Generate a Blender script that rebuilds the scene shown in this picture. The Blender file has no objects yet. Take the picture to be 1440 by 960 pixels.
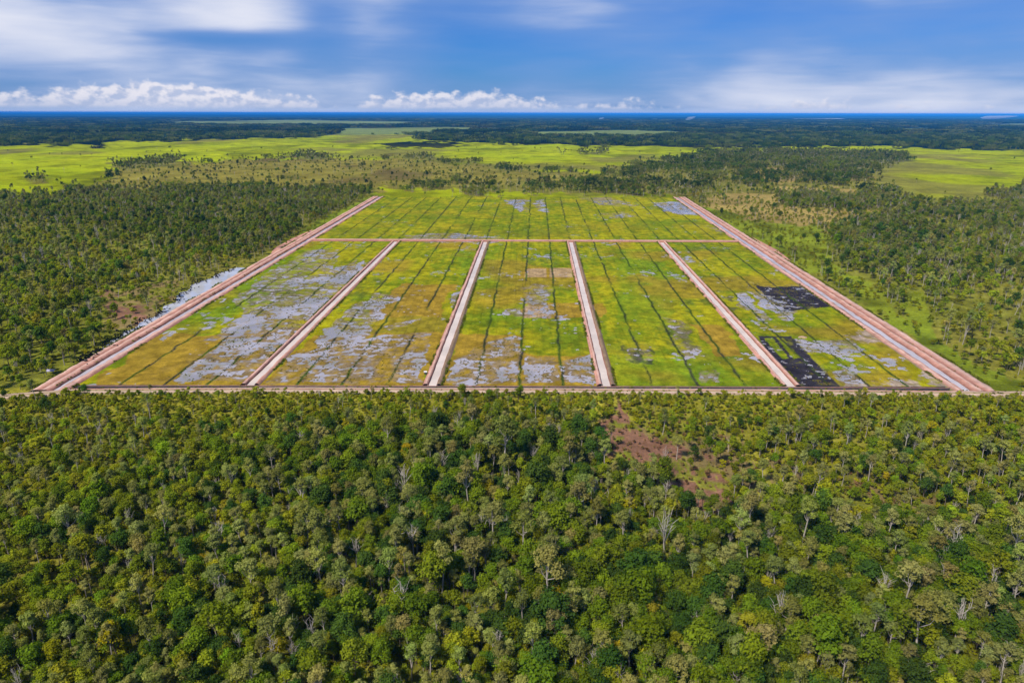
import bpy, math, random
import numpy as np

# ------------------------------------------------------------------ camera, sky, sun, exposure
sc = bpy.context.scene
COL = sc.collection
W, HGT, F = 1440.0, 960.0, 960.0          # the photograph's pixel frame, focal length in pixels (24 mm)
CAMZ = 120.0                              # drone height in metres
PITCH = math.atan((480.0 - 159.0) / F)
cam = bpy.data.cameras.new('camera'); cam.lens = 24.0; cam.sensor_width = 36.0
cam.clip_start = 1.0; cam.clip_end = 200000.0
camo = bpy.data.objects.new('camera', cam); COL.objects.link(camo)
camo.location = (0, 0, CAMZ); camo.rotation_euler = (math.pi / 2 - PITCH, 0, 0)
sc.camera = camo
ROLL = math.radians(0.12)
camo.rotation_mode = 'XYZ'
from mathutils import Matrix
camo.matrix_world = Matrix.Translation((0, 0, CAMZ)) @ Matrix.Rotation(math.pi / 2 - PITCH, 4, 'X') @ Matrix.Rotation(ROLL, 4, 'Z')

SUN_EL, SUN_AZ = math.radians(50), math.radians(222)     # azimuth clockwise from +Y: behind the camera, to the left
sun = bpy.data.lights.new('sun', 'SUN'); sun.energy = 4.0; sun.angle = math.radians(6.0); sun.color = (1.0, 0.94, 0.84)
suno = bpy.data.objects.new('sun', sun); COL.objects.link(suno)
suno.rotation_euler = (math.pi / 2 - SUN_EL, 0, -SUN_AZ + math.pi)
suno.location = (-200, -200, 300)
sc.view_settings.view_transform = 'Standard'; sc.view_settings.look = 'None'
sc.view_settings.exposure = 0.6; sc.view_settings.gamma = 1.0; sc.view_settings.use_curve_mapping = False
sc.cycles.max_bounces = 5; sc.cycles.diffuse_bounces = 3; sc.cycles.glossy_bounces = 3
sc.cycles.transmission_bounces = 3; sc.cycles.volume_bounces = 0; sc.cycles.transparent_max_bounces = 6
sc.cycles.volume_max_steps = 64


class NT:
    """small helper to write node trees as expressions"""
    def __init__(s, tree):
        s.t = tree; s.n = tree.nodes; s.l = tree.links
    def put(s, sock, v):
        if isinstance(v, bpy.types.NodeSocket): s.l.new(v, sock)
        elif isinstance(v, (tuple, list)):
            v = tuple(v)
            sock.default_value = v if len(v) == len(sock.default_value) else v + (1.0,)
        else: sock.default_value = v
    def m(s, op, a, b=0.0, c=0.0, clamp=False):
        n = s.n.new('ShaderNodeMath'); n.operation = op; n.use_clamp = clamp
        for k, v in enumerate((a, b, c)): s.put(n.inputs[k], v)
        return n.outputs[0]
    def vm(s, op, a, b=(0, 0, 0)):
        n = s.n.new('ShaderNodeVectorMath'); n.operation = op
        s.put(n.inputs[0], a); s.put(n.inputs[1], b)
        return n.outputs[0]
    def comb(s, x, y, z):
        n = s.n.new('ShaderNodeCombineXYZ')
        for k, v in enumerate((x, y, z)): s.put(n.inputs[k], v)
        return n.outputs[0]
    def noise(s, vec, scale, detail=4.0, rough=0.55, dist=0.0):
        n = s.n.new('ShaderNodeTexNoise'); s.put(n.inputs['Vector'], vec)
        n.inputs['Scale'].default_value = scale; n.inputs['Detail'].default_value = detail
        n.inputs['Roughness'].default_value = rough; n.inputs['Distortion'].default_value = dist
        return n.outputs['Fac']
    def ramp(s, x, a, b, lo=0.0, hi=1.0, smooth=True):
        n = s.n.new('ShaderNodeMapRange'); n.interpolation_type = 'SMOOTHSTEP' if smooth else 'LINEAR'
        for k, v in enumerate((x, a, b, lo, hi)): s.put(n.inputs[k], v)
        return n.outputs[0]
    def mix(s, f, a, b, mode='MIX'):
        n = s.n.new('ShaderNodeMix'); n.data_type = 'RGBA'; n.blend_type = mode
        s.put(n.inputs[0], f); s.put(n.inputs[6], a); s.put(n.inputs[7], b)
        return n.outputs[2]


world = bpy.data.worlds.new('World'); sc.world = world; world.use_nodes = True
wt = NT(world.node_tree); wt.n.clear()
sky = wt.n.new('ShaderNodeTexSky'); sky.sky_type = 'NISHITA'; sky.sun_disc = False
sky.sun_elevation = SUN_EL; sky.sun_rotation = SUN_AZ; sky.altitude = 100
sky.air_density = 1.0; sky.dust_density = 0.6; sky.ozone_density = 2.0
tc = wt.n.new('ShaderNodeTexCoord')
D = wt.vm('NORMALIZE', tc.outputs['Generated'])
sep = wt.n.new('ShaderNodeSeparateXYZ'); wt.l.new(D, sep.inputs[0])
DEG = 180.0 / math.pi
az = wt.m('MULTIPLY', wt.m('ARCTAN2', sep.outputs[0], sep.outputs[1]), DEG)
el = wt.m('MULTIPLY', wt.m('ARCSINE', sep.outputs[2]), DEG)


def sky_dir(px, py):                       # azimuth and elevation, in degrees, of a place in the sky
    dx, dy = px - 720.0, 480.0 - py
    v = (dx, F * math.cos(PITCH) + dy * math.sin(PITCH), dy * math.cos(PITCH) - F * math.sin(PITCH))
    return math.degrees(math.atan2(v[0], v[1])), math.degrees(math.asin(v[2] / math.sqrt(v[0] ** 2 + v[1] ** 2 + v[2] ** 2)))


def cloud_blob(px, py, wx, wy, amp):       # a soft bank of cloud (or a gap) at a place in the sky
    a0, e0 = sky_dir(px, py)
    wa = wx / 18.0; we = wy / 18.0
    qa = wt.m('DIVIDE', wt.m('SUBTRACT', az, a0), wa)
    qe = wt.m('DIVIDE', wt.m('SUBTRACT', el, e0), we)
    r2 = wt.m('ADD', wt.m('MULTIPLY', qa, qa), wt.m('MULTIPLY', qe, qe))
    return wt.m('MULTIPLY', wt.m('POWER', 2.71828, wt.m('MULTIPLY', r2, -1.0)), amp)


skyc = wt.mix(1.0, sky.outputs[0], (0.085, 0.27, 0.63), 'MULTIPLY')
# thin high cloud: streaky veil
stretch = wt.vm('MULTIPLY', D, (3.4, 3.4, 12.0))
n1 = wt.noise(stretch, 1.0, 3.0, 0.5, 0.3)
n2 = wt.noise(wt.vm('ADD', wt.vm('MULTIPLY', D, (9.0, 9.0, 75.0)), (4.0, 2.0, 7.0)), 1.0, 4.0, 0.55, 0.3)
veil = wt.m('ADD', wt.m('MULTIPLY', n1, 1.1), wt.m('MULTIPLY', n2, 0.26))
veil = wt.m('SUBTRACT', veil, 0.27)
for b in [(70, 25, 200, 38, .45), (350, 18, 95, 34, .42), (545, 30, 70, 60, .22), (310, 56, 95, 11, -.42), (450, 40, 35, 60, -.12),
          (650, 35, 90, 60, -.30), (760, 80, 160, 34, -.16), (950, 30, 200, 50, -.10), (1130, 138, 240, 18, .03),
          (250, 92, 260, 26, .10), (1380, 40, 150, 60, -.06), (1010, 100, 150, 16, .08)]:
    veil = wt.m('ADD', veil, cloud_blob(*b))
veil = wt.m('ADD', veil, wt.ramp(el, 0.0, 3.2, 0.16, 0.0))
C1 = wt.ramp(veil, -0.16, 0.82)
cl_col = wt.mix(wt.ramp(veil, 0.35, 1.0), (1.3, 2.15, 4.2), (4.9, 5.0, 5.6))
skyc = wt.mix(wt.m('MULTIPLY', C1, 0.97), skyc, cl_col)
# low cumulus along the horizon
cv = wt.comb(az, wt.m('MULTIPLY', el, 1.45), 0.0)
cb = wt.noise(cv, 0.95, 7.0, 0.52, 0.0)
prof = wt.m('ADD', wt.noise(wt.comb(wt.m('MULTIPLY', az, 0.16), 3.3, 0.0), 1.0, 2.0, 0.5), -0.37)
for b in [(300, 140, 125, 40, .42), (655, 140, 100, 40, .46), (70, 138, 110, 40, .34), (480, 150, 28, 60, -.35), (850, 150, 60, 60, -.06),
          (1140, 150, 200, 60, -.05), (1400, 150, 30, 40, .05)]:
    prof = wt.m('ADD', prof, cloud_blob(*b))
top = wt.m('ADD', wt.m('MULTIPLY', wt.m('MAXIMUM', prof, 0.0), 2.9), 0.40)      # height of the tops, degrees
cden = wt.m('ADD', wt.m('SUBTRACT', top, el), wt.m('MULTIPLY', wt.m('SUBTRACT', cb, 0.5), 2.6))
C2 = wt.m('MULTIPLY', wt.ramp(cden, 0.0, 0.7), wt.ramp(el, 0.12, 0.5))
cs = wt.noise(wt.vm('ADD', cv, (-0.22, 0.38, 0.0)), 0.95, 7.0, 0.52, 0.0)       # offset towards the sun: self-shading
lit = wt.ramp(wt.m('SUBTRACT', cb, cs), -0.13, 0.11)
cu_col = wt.mix(wt.m('MULTIPLY', lit, wt.ramp(el, 0.2, 1.3, 0.35, 1.0)), (2.9, 3.3, 4.5), (5.4, 5.2, 5.5))
skyc = wt.mix(wt.m('MULTIPLY', C2, 0.80), skyc, cu_col)
skyc = wt.mix(wt.ramp(el, -0.05, 0.5, 0.75, 0.0), skyc, (2.9, 3.6, 5.2))
bg = wt.n.new('ShaderNodeBackground'); bg.inputs['Strength'].default_value = 0.11
wt.l.new(skyc, bg.inputs['Color'])
wo = wt.n.new('ShaderNodeOutputWorld'); wt.l.new(bg.outputs[0], wo.inputs['Surface'])
world.cycles.sampling_method = 'MANUAL'; world.cycles.sample_map_resolution = 512

# ------------------------------------------------------------------ geometry helpers
rng = np.random.default_rng(7)
random.seed(7)


def ground(px, py, z=0.0):                 # the place on the ground that a direction meets
    dx, dy = px - 720.0, 480.0 - py
    cr, sr = math.cos(ROLL), math.sin(ROLL)
    dx, dy = dx * cr - dy * sr, dx * sr + dy * cr
    vy = F * math.cos(PITCH) + dy * math.sin(PITCH); vz = dy * math.cos(PITCH) - F * math.sin(PITCH)
    t = (z - CAMZ) / vz
    return (dx * t, vy * t)


def to_px(x, y):                           # the other way round, for arrays of ground points
    x = np.asarray(x, float); y = np.asarray(y, float)
    yy = np.maximum(y, 1.0)
    d = yy * math.cos(PITCH) + CAMZ * math.sin(PITCH)
    v = yy * math.sin(PITCH) - CAMZ * math.cos(PITCH)
    ax, ay = F * x / d, F * v / d
    cr, sr = math.cos(ROLL), math.sin(ROLL)
    ax, ay = ax * cr + ay * sr, -ax * sr + ay * cr
    return 720 + ax, 480 - ay


def _hash(i, j, seed):
    n = (i * 374761393 + j * 668265263 + seed * 1442695041) & 0xffffffff
    n = ((n ^ (n >> 13)) * 1274126177) & 0xffffffff
    n = n ^ (n >> 16)
    return (n & 0xffff) / 65535.0


def vnoise(x, y, seed=0):
    x = np.asarray(x, float); y = np.asarray(y, float)
    xi = np.floor(x).astype(np.int64); yi = np.floor(y).astype(np.int64)
    fx = x - xi; fy = y - yi
    fx = fx * fx * (3 - 2 * fx); fy = fy * fy * (3 - 2 * fy)
    a = _hash(xi, yi, seed); b = _hash(xi + 1, yi, seed); c = _hash(xi, yi + 1, seed); d = _hash(xi + 1, yi + 1, seed)
    return (a * (1 - fx) + b * fx) * (1 - fy) + (c * (1 - fx) + d * fx) * fy


def fbm(x, y, scale, seed=0, oct=4, gain=0.5):
    x = np.asarray(x, float) / scale; y = np.asarray(y, float) / scale
    s = 0.0; a = 1.0; t = 0.0
    for k in range(oct):
        s = s + a * vnoise(x + 17.3 * k, y - 9.1 * k, seed + 31 * k); t += a; a *= gain; x = x * 2.03; y = y * 2.03
    return s / t


def sstep(x, a, b):
    t = np.clip((np.asarray(x, float) - a) / (b - a), 0, 1)
    return t * t * (3 - 2 * t)


def blob(px, py, cx, cy, wx, wy):
    return np.exp(-((px - cx) / wx) ** 2 - ((py - cy) / wy) ** 2)


def inpoly(px, py, poly):
    ins = np.zeros(np.shape(px), bool)
    n = len(poly)
    for k in range(n):
        x0, y0 = poly[k]; x1, y1 = poly[(k + 1) % n]
        if y0 == y1: continue
        cond = ((y0 > py) != (y1 > py)) & (px < (x1 - x0) * (py - y0) / (y1 - y0) + x0)
        ins ^= cond
    return ins


def mesh_np(name, v, f, mats=(), mat_idx=None, colors=None, smooth=False):
    """mesh from numpy arrays; f is (n,4) or (n,3)"""
    v = np.asarray(v, np.float32); f = np.asarray(f, np.int32)
    me = bpy.data.meshes.new(name)
    me.vertices.add(len(v)); me.vertices.foreach_set('co', v.ravel())
    k = f.shape[1]
    me.loops.add(f.size); me.loops.foreach_set('vertex_index', f.ravel())
    me.polygons.add(len(f)); me.polygons.foreach_set('loop_start', np.arange(0, f.size, k, dtype=np.int32))
    if mat_idx is not None: me.polygons.foreach_set('material_index', np.asarray(mat_idx, np.int32))
    if smooth: me.polygons.foreach_set('use_smooth', np.ones(len(f), bool))
    for m in mats: me.materials.append(m)
    if colors is not None:
        ca = me.attributes.new('tone', 'FLOAT_COLOR', 'POINT')
        c = np.ones((len(v), 4), np.float32); c[:, :3] = colors
        ca.data.foreach_set('color', c.ravel())
    me.update(calc_edges=True); me.validate()
    return me


def grid_faces(nx, ny):                    # nx columns (fast axis), ny rows of vertices
    i = np.arange((nx - 1) * (ny - 1)); r = i // (nx - 1); c = i % (nx - 1)
    a = r * nx + c
    return np.stack([a, a + 1, a + nx + 1, a + nx], 1)


def obj(name, me, parent=None, **props):
    o = bpy.data.objects.new(name, me); COL.objects.link(o)
    if parent is not None: o.parent = parent
    for k, v in props.items(): o[k] = v
    return o


# ------------------------------------------------------------------ materials
def new_mat(name):
    m = bpy.data.materials.new(name); m.use_nodes = True
    t = NT(m.node_tree); t.n.clear()
    out = t.n.new('ShaderNodeOutputMaterial')
    return m, t, out


def principled(t, out, color, rough, spec=0.3, normal=None):
    b = t.n.new('ShaderNodeBsdfPrincipled')
    t.put(b.inputs['Base Color'], color); t.put(b.inputs['Roughness'], rough)
    t.put(b.inputs['Specular IOR Level'], spec)
    if normal is not None: t.l.new(normal, b.inputs['Normal'])
    t.l.new(b.outputs[0], out.inputs['Surface'])
    return b


def attr(t, name, kind='GEOMETRY'):
    a = t.n.new('ShaderNodeAttribute'); a.attribute_name = name; a.attribute_type = kind
    return a.outputs['Color']


def pos(t):
    return t.n.new('ShaderNodeNewGeometry').outputs['Position']


def bump(t, h, strength, dist):
    b = t.n.new('ShaderNodeBump'); b.inputs['Strength'].default_value = strength; b.inputs['Distance'].default_value = dist
    t.l.new(h, b.inputs['Height'])
    return b.outputs['Normal']


def toned(name, scales, amount, rough=1.0, spec=0.0, bump_s=0.0, bump_d=0.3):
    """a surface whose colour comes from its own map, with fine grain"""
    m, t, out = new_mat(name)
    p = pos(t); c = attr(t, 'tone')
    h = None
    for s, a in zip(scales, amount):
        n = t.noise(p, s, 4.0, 0.6)
        c = t.mix(1.0, c, t.comb(*[t.ramp(n, 0.25, 0.75, 1 - a, 1 + a, False)] * 3), 'MULTIPLY')
        h = n
    principled(t, out, c, rough, spec, bump(t, h, bump_s, bump_d) if bump_s else None)
    return m


M_GROUND = toned('land', (0.006, 0.02, 0.09, 0.4, 1.3), (0.16, 0.25, 0.25, 0.3, 0.3), bump_s=0.5, bump_d=0.5)
M_FIELD = toned('paddock_grass', (0.05, 0.22, 0.7, 2.4), (0.14, 0.22, 0.28, 0.3), bump_s=0.6, bump_d=0.25)
M_EARTH = toned('red_earth', (0.15, 0.7, 3.0), (0.14, 0.2, 0.16), bump_s=0.7, bump_d=0.2)


def water_mat(name, col, rough, wave=0.02):
    m, t, out = new_mat(name)
    p = pos(t)
    n = t.noise(p, 1.3, 3.0, 0.6)
    big = t.noise(p, 0.05, 3.0, 0.6)
    c = t.mix(t.ramp(big, 0.35, 0.65), col, tuple(x * 0.8 for x in col))
    b = principled(t, out, c, rough, 0.5, bump(t, n, wave, 0.1))
    b.inputs['IOR'].default_value = 1.33
    return m


def flood_mat():
    m, t, out = new_mat('flood_water')
    p = pos(t)
    big = t.noise(p, 0.035, 4.0, 0.6); mid = t.noise(p, 0.22, 5.0, 0.65); fine = t.noise(t.vm('MULTIPLY', p, (1.0, .45, 1.0)), 1.1, 4.0, 0.7)
    c = t.mix(t.ramp(big, .38, .62), (.34, .32, .35), (.23, .21, .22))
    stub = t.ramp(t.m('ADD', t.m('MULTIPLY', mid, .6), t.m('MULTIPLY', fine, .6)), .56, .70)
    c = t.mix(t.m('MULTIPLY', stub, .5), c, t.mix(t.ramp(big, .45, .55), (.19, .13, .035), (.12, .13, .012)))
    b = principled(t, out, c, t.m('ADD', t.m('MULTIPLY', stub, .7), .05), 0.5, bump(t, fine, .04, .1))
    b.inputs['IOR'].default_value = 1.33
    return m


M_FLOOD = flood_mat()
M_CANAL = water_mat('muddy_canal_water', (0.60, 0.50, 0.415), 0.3)
M_SILT = water_mat('grey_canal_water', (0.46, 0.41, 0.41), 0.2)
M_POND = water_mat('pond_water', (0.42, 0.42, 0.45), 0.05)


def leaf_mat(name):
    m, t, out = new_mat(name)
    tint = attr(t, 'tint', 'INSTANCER')
    g = t.n.new('ShaderNodeNewGeometry')
    n = t.noise(g.outputs['Position'], 0.9, 2.0, 0.5)
    c = t.mix(1.0, tint, t.comb(*[t.ramp(n, 0.3, 0.7, 0.72, 1.28, False)] * 3), 'MULTIPLY')
    d = t.n.new('ShaderNodeBsdfDiffuse'); t.l.new(c, d.inputs['Color'])
    tr = t.n.new('ShaderNodeBsdfTranslucent')
    t.l.new(t.mix(1.0, c, (1.0, 1.15, 0.5), 'MULTIPLY'), tr.inputs['Color'])
    mx = t.n.new('ShaderNodeMixShader'); mx.inputs[0].default_value = 0.42
    t.l.new(d.outputs[0], mx.inputs[1]); t.l.new(tr.outputs[0], mx.inputs[2])
    t.l.new(mx.outputs[0], out.inputs['Surface'])
    return m


def bark_mat(name, col):
    m, t, out = new_mat(name)
    n = t.noise(pos(t), 1.6, 3.0, 0.6)
    c = t.mix(n, tuple(x * 0.65 for x in col), tuple(min(1, x * 1.3) for x in col))
    principled(t, out, c, 0.9, 0.1)
    return m


M_LEAF = leaf_mat('foliage')
M_PALE = bark_mat('pale_paperbark', (0.34, 0.30, 0.25))
M_BROWN = bark_mat('brown_bark', (0.13, 0.10, 0.075))
M_DEAD = bark_mat('bleached_dead_wood', (0.42, 0.37, 0.31))
M_CHAR = bark_mat('blackened_wood', (0.02, 0.018, 0.022))


def plain(name, col, rough=0.7):
    m, t, out = new_mat(name)
    n = t.noise(pos(t), 3.0, 3.0, 0.6)
    principled(t, out, t.mix(n, tuple(x * 0.8 for x in col), tuple(min(1.0, x * 1.15) for x in col)), rough, 0.3)
    return m


# ------------------------------------------------------------------ land cover
def warp(px, py, x, y):
    """ragged edges: shift by noise whose size follows the distance on the ground"""
    r = np.hypot(x, y) + 1.0
    s = np.clip(r * 0.035, 8, 400)
    k = np.log(r) * 26.0; a = np.arctan2(x, y) * 60.0
    dx = (fbm(a, k, 1.2, 3, 4) - 0.5) * 46 + (fbm(a, k, 0.25, 13, 3) - 0.5) * 18
    dy = (fbm(a, k, 1.0, 5, 4) - 0.5) * 1.0
    persp = np.clip((py - 159.0) / 60.0, 0.06, 5.0)
    return px + dx, py + dy * 14.0 * persp ** 0.9


MARSH = [
    [(-900, 206), (0, 205), (110, 204), (160, 199), (240, 197), (300, 196), (440, 193), (500, 188), (570, 190), (600, 197), (720, 203),
     (800, 204), (1030, 208), (1010, 214), (900, 228), (880, 238), (840, 243), (780, 240), (740, 238), (700, 234), (640, 228),
     (580, 225), (460, 222), (380, 222), (330, 224), (280, 228), (200, 230), (160, 236), (150, 250), (130, 267), (60, 273), (0, 280), (-900, 295)],
    [(1030, 207), (1230, 206), (1440, 213), (2400, 216), (2400, 300), (1440, 292), (1300, 286), (1238, 264), (1240, 240), (1285, 222), (1250, 214), (1030, 212)],
    [(530, 264), (600, 268), (720, 268), (800, 274), (960, 274), (960, 282), (530, 282)],
]
FARGREEN = [[(180, 172), (420, 168.5), (600, 172), (560, 177), (300, 176)], [(470, 181), (640, 178.5), (720, 181), (560, 189), (480, 190)],
            [(720, 186), (880, 183), (1000, 187), (900, 191), (760, 190)], [(1320, 175), (1450, 173.5), (1700, 175), (1450, 179)],
            [(760, 181.5), (860, 180), (860, 182.5)], [(1180, 182), (1330, 180), (1300, 184)]]
PALE = [[(985, 171.3), (1075, 171.6), (1075, 172.6), (985, 172.2)], [(850, 169), (930, 168.4), (960, 169.2), (900, 169.9)],
        [(1330, 168.2), (1400, 168.4), (1400, 169.2)], [(1110, 166.8), (1190, 166.9), (1180, 167.6)]]
SAVANNA = [[(330, 224), (460, 222), (580, 226), (720, 239), (780, 244), (830, 247), (760, 256), (640, 262), (560, 268), (440, 262), (300, 262),
            (190, 270), (120, 272), (150, 256), (160, 238), (250, 231)],
           [(985, 276), (1040, 272), (1090, 275), (1240, 298), (1240, 312), (1140, 317), (1060, 312), (1000, 296)],
           [(1080, 235), (1180, 238), (1225, 250), (1150, 258), (1040, 252)], [(1100, 262), (1220, 270), (1200, 276), (1090, 270)]]
GRASS = [[(975, 292), (1000, 290), (1060, 313), (1150, 320), (1172, 340), (1165, 360), (1200, 385), (1240, 410), (1275, 450), (1275, 412), (1305, 416),
          (1312, 470), (1365, 507), (1460, 540), (1440, 552), (1400, 552), (1290, 478), (1170, 395), (1050, 335)],
         [(395, 348), (425, 322), (470, 298), (530, 270), (550, 276), (500, 304), (440, 332), (405, 356)],
         [(1365, 556), (1600, 556), (1600, 604), (1400, 592)]]
BELT = [[(545, 262), (650, 256), (800, 256), (990, 258), (1010, 270), (950, 275), (800, 273), (640, 275), (560, 272)],
        [(0, 290), (100, 272), (250, 268), (330, 268), (480, 270), (520, 274), (470, 292), (420, 312), (410, 335), (340, 345), (240, 330), (100, 318), (-200, 320), (-200, 290)],
        [(890, 232), (1020, 222), (1200, 222), (1230, 240), (1225, 258), (1100, 262), (1010, 256), (900, 246)],
        [(1165, 318), (1270, 305), (1340, 330), (1350, 420), (1290, 395), (1210, 372), (1175, 340)]]
TREESTRIP = [[(1085, 285), (1150, 279), (1260, 286), (1250, 297), (1120, 295)], [(1392, 274), (1440, 266), (1600, 270), (1600, 290), (1420, 290)],
             [(535, 203), (580, 198), (650, 201), (640, 207), (545, 208)], [(118, 203), (160, 200), (158, 206), (122, 207)],
             [(405, 220), (440, 215.5), (468, 219), (455, 223)], [(560, 224), (600, 219), (608, 225)],
             [(150, 232), (190, 224), (255, 222), (250, 230), (170, 241)], [(40, 250), (60, 244), (65, 255), (45, 258)],
             [(1015, 217), (1100, 211), (1230, 214), (1285, 217), (1200, 225), (1080, 226)], [(780, 215), (850, 213), (860, 216)],
             [(645, 266), (690, 262), (730, 268), (690, 274), (650, 273)]]
BARE = [[(838, 600), (862, 570), (878, 560), (890, 585), (888, 610), (945, 622), (1000, 645), (1025, 690), (1015, 730), (960, 700), (890, 675), (845, 655)],
        [(130, 415), (150, 410), (185, 425), (210, 445), (195, 450), (160, 440)]]
TAN = [[(890, 600), (960, 598), (1030, 620), (1075, 650), (1060, 690), (1000, 660), (900, 640)], [(140, 400), (260, 400), (240, 450), (150, 460)],
       [(1090, 640), (1240, 680), (1400, 730), (1330, 745), (1180, 715), (1080, 670)]]


def any_poly(px, py, polys):
    r = np.zeros(np.shape(px), bool)
    for p in polys: r |= inpoly(px, py, p)
    return r


# field outline in metres (two long sides, nearly parallel)
def xL(y): return -201.6 + (np.asarray(y, float) - 291.7) * (8.6 / 753.6)
def xR(y): return 201.6 + (np.asarray(y, float) - 291.7) * (39.7 / 753.6)


YF, YM, YT = 294.0, 672.0, 1045.0          # front ditch, cross bank, far end
S_CANAL = (0.198, 0.408, 0.609, 0.822)


def in_field(x, y, grow=0.0):
    return (y > 283.0 - grow) & (y < YT + grow) & (x > xL(y) - 17.5 - grow) & (x < xR(y) + 21.0 + grow)


def cover(x, y):
    """land cover at ground points: dict of boolean masks"""
    px, py = to_px(x, y)
    wx, wy = warp(px, py, x, y)
    ahead = np.asarray(y) > 60
    c = {}
    c['strip'] = any_poly(wx, wy, TREESTRIP) & ahead
    c['marsh'] = any_poly(wx, wy, MARSH) & ahead & ~c['strip']
    c['fargreen'] = any_poly(wx, py + (wy - py) * 0.2, FARGREEN) & ahead
    c['pale'] = any_poly(wx, py, PALE) & ahead
    c['savanna'] = any_poly(wx, wy, SAVANNA) & ahead & ~c['strip']
    c['grass'] = any_poly(px + (wx - px) * .35, py + (wy - py) * .5, GRASS) & ahead
    c['bare'] = any_poly(wx, wy, BARE) & ahead
    c['tan'] = any_poly(wx, wy, TAN) & ahead
    c['px'], c['py'] = px, py
    return c


def land_colour(x, y):
    c = cover(x, y)
    r = np.hypot(x, y)
    big = fbm(x, y, 90, 41, 4)[:, None]; fine = fbm(x, y, 9, 43, 3)[:, None]
    huge = fbm(x, y, 900, 47, 4)[:, None]
    L = lambda *a: np.array(a)[None, :]
    base = L(.115, .135, .012) * (1 - big) + L(.175, .150, .024) * big
    base = base * (.55 + .9 * fbm(x, y, 3.5, 45, 3)[:, None])
    scr = (sstep(c['py'], 310, 280) * sstep(c['py'], 215, 235))[:, None] * .75
    base = base * (1 - scr) + (L(.205, .165, .026) * (1 - fine) + L(.12, .13, .016) * fine) * (.6 + .8 * fbm(x, y, 38, 63, 4)[:, None]) * scr
    far = sstep(r, 1500, 3200)[:, None]
    base = base * (1 - far) + (L(.012, .024, .010) * (0.3 + 2.4 * sstep(fbm(x * .35, y, 2600, 49, 5), .3, .75)[:, None])) * far
    # beyond the standing trees the wood is one dark canopy
    marsh = L(.275, .285, .001) * (1 - big) + L(.180, .235, .001) * big
    marsh = marsh * (0.72 + 0.70 * fbm(x, y, 260, 53, 5)[:, None])
    marsh = marsh * (1 - .35 * sstep(fbm(x, y, 34, 55, 4), .52, .68)[:, None])
    marsh = marsh * (1 - .38 * sstep(fbm(x, y * .5, 120, 57, 4), .56, .70)[:, None])
    brown = sstep(fbm(x, y * 0.6, 330, 59, 4), 0.58, 0.68)[:, None]
    marsh = marsh * (1 - 0.6 * brown) + L(.13, .10, .035) * 0.6 * brown
    sav = L(.215, .165, .028) * (1 - fine) + L(.135, .135, .018) * fine
    sav = sav * (.6 + .8 * fbm(x, y, 38, 63, 4)[:, None])
    red = sstep(fbm(x, y * 0.5, 240, 61, 4), 0.56, 0.66)[:, None]
    sav = sav * (1 - .6 * red) + L(.075, .048, .022) * .6 * red
    tanf = L(.245, .180, .050)
    k = c['savanna'][:, None]; col = np.where(k, np.where((c['px'] > 900)[:, None], tanf * (0.8 + .4 * big), sav), base)
    k = c['marsh'][:, None]; col = np.where(k, marsh, col)
    k = c['fargreen'][:, None]; col = np.where(k, L(.12, .15, .04) * (0.6 + huge), col)
    k = c['pale'][:, None]; col = np.where(k, L(.42, .42, .40), col)
    gr = L(.185, .200, .012) * (1 - big) + L(.125, .170, .012) * big
    gr = gr * (1 - .45 * sstep(fbm(x, y, 26, 67, 3), .5, .66)[:, None])
    k = c['grass'][:, None]; col = np.where(k, gr, col)
    tn = L(.17, .125, .045) * (.75 + .5 * fine)
    k = (c['tan'] & (fbm(x, y, 14, 71, 3) > .45))[:, None]; col = np.where(k, tn, col)
    rb = L(.185, .095, .056) * (.7 + .6 * fine)
    k = (c['bare'] & (fbm(x, y, 6, 73, 4) > .46))[:, None]; col = np.where(k, rb, col)
    # open yellow grass under the scattered trees near the front track
    op = np.maximum(sstep(c['py'], 640, 560) * (c['py'] > 545), blob(c['px'], c['py'], 1030, 640, 200, 60))[:, None] * .9
    col = np.where((c['grass'] | c['bare'] | c['tan'])[:, None], col, col * (1 - op) + L(.215, .195, .020) * (.6 + .8 * fine) * op)
    return col


# the land: one sheet to the horizon, finer towards the middle
def build_ground():
    front = np.radians(np.linspace(-56, 56, 620)); back = np.radians(np.linspace(56, 304, 62)[1:-1])
    a = np.concatenate([front, back]); na = len(a)
    r = np.concatenate([[8, 25, 50, 75], np.geomspace(95, 6000, 430), np.geomspace(6000, 90000, 75)[1:]])
    A, R = np.meshgrid(np.append(a, a[0] + 2 * math.pi), r)
    x = (R * np.sin(A)).ravel(); y = (R * np.cos(A)).ravel()
    z = (fbm(x, y, 25, 81, 3) - 0.5) * 0.5 - 0.1
    z = np.where(in_field(x, y, -5.0) & (y < YT - 45), -3.0, z)
    z = np.where(in_field(x, y, 6) & ~(in_field(x, y, -5.0) & (y < YT - 45)), -0.35, z)
    col = land_colour(x, y)
    f = grid_faces(na + 1, len(r))
    v = np.stack([x, y, z], 1)
    n0 = len(v)
    v = np.vstack([v, [[0, 0, 0]]]); col = np.vstack([col, col[:1]])
    me = mesh_np('ground', v, f[:, ::-1], [M_GROUND], colors=col, smooth=True)
    return obj('ground', me, kind='structure', label='wooded lowland and bright marsh running to the flat horizon')


build_ground()


# ------------------------------------------------------------------ paddocks
def px_mask(px, py, shapes, soft=0.0):
    """soft union of polygons given on the photograph"""
    m = np.zeros(np.shape(px))
    for p in shapes: m = np.maximum(m, inpoly(px, py, p).astype(float))
    return m


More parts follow.
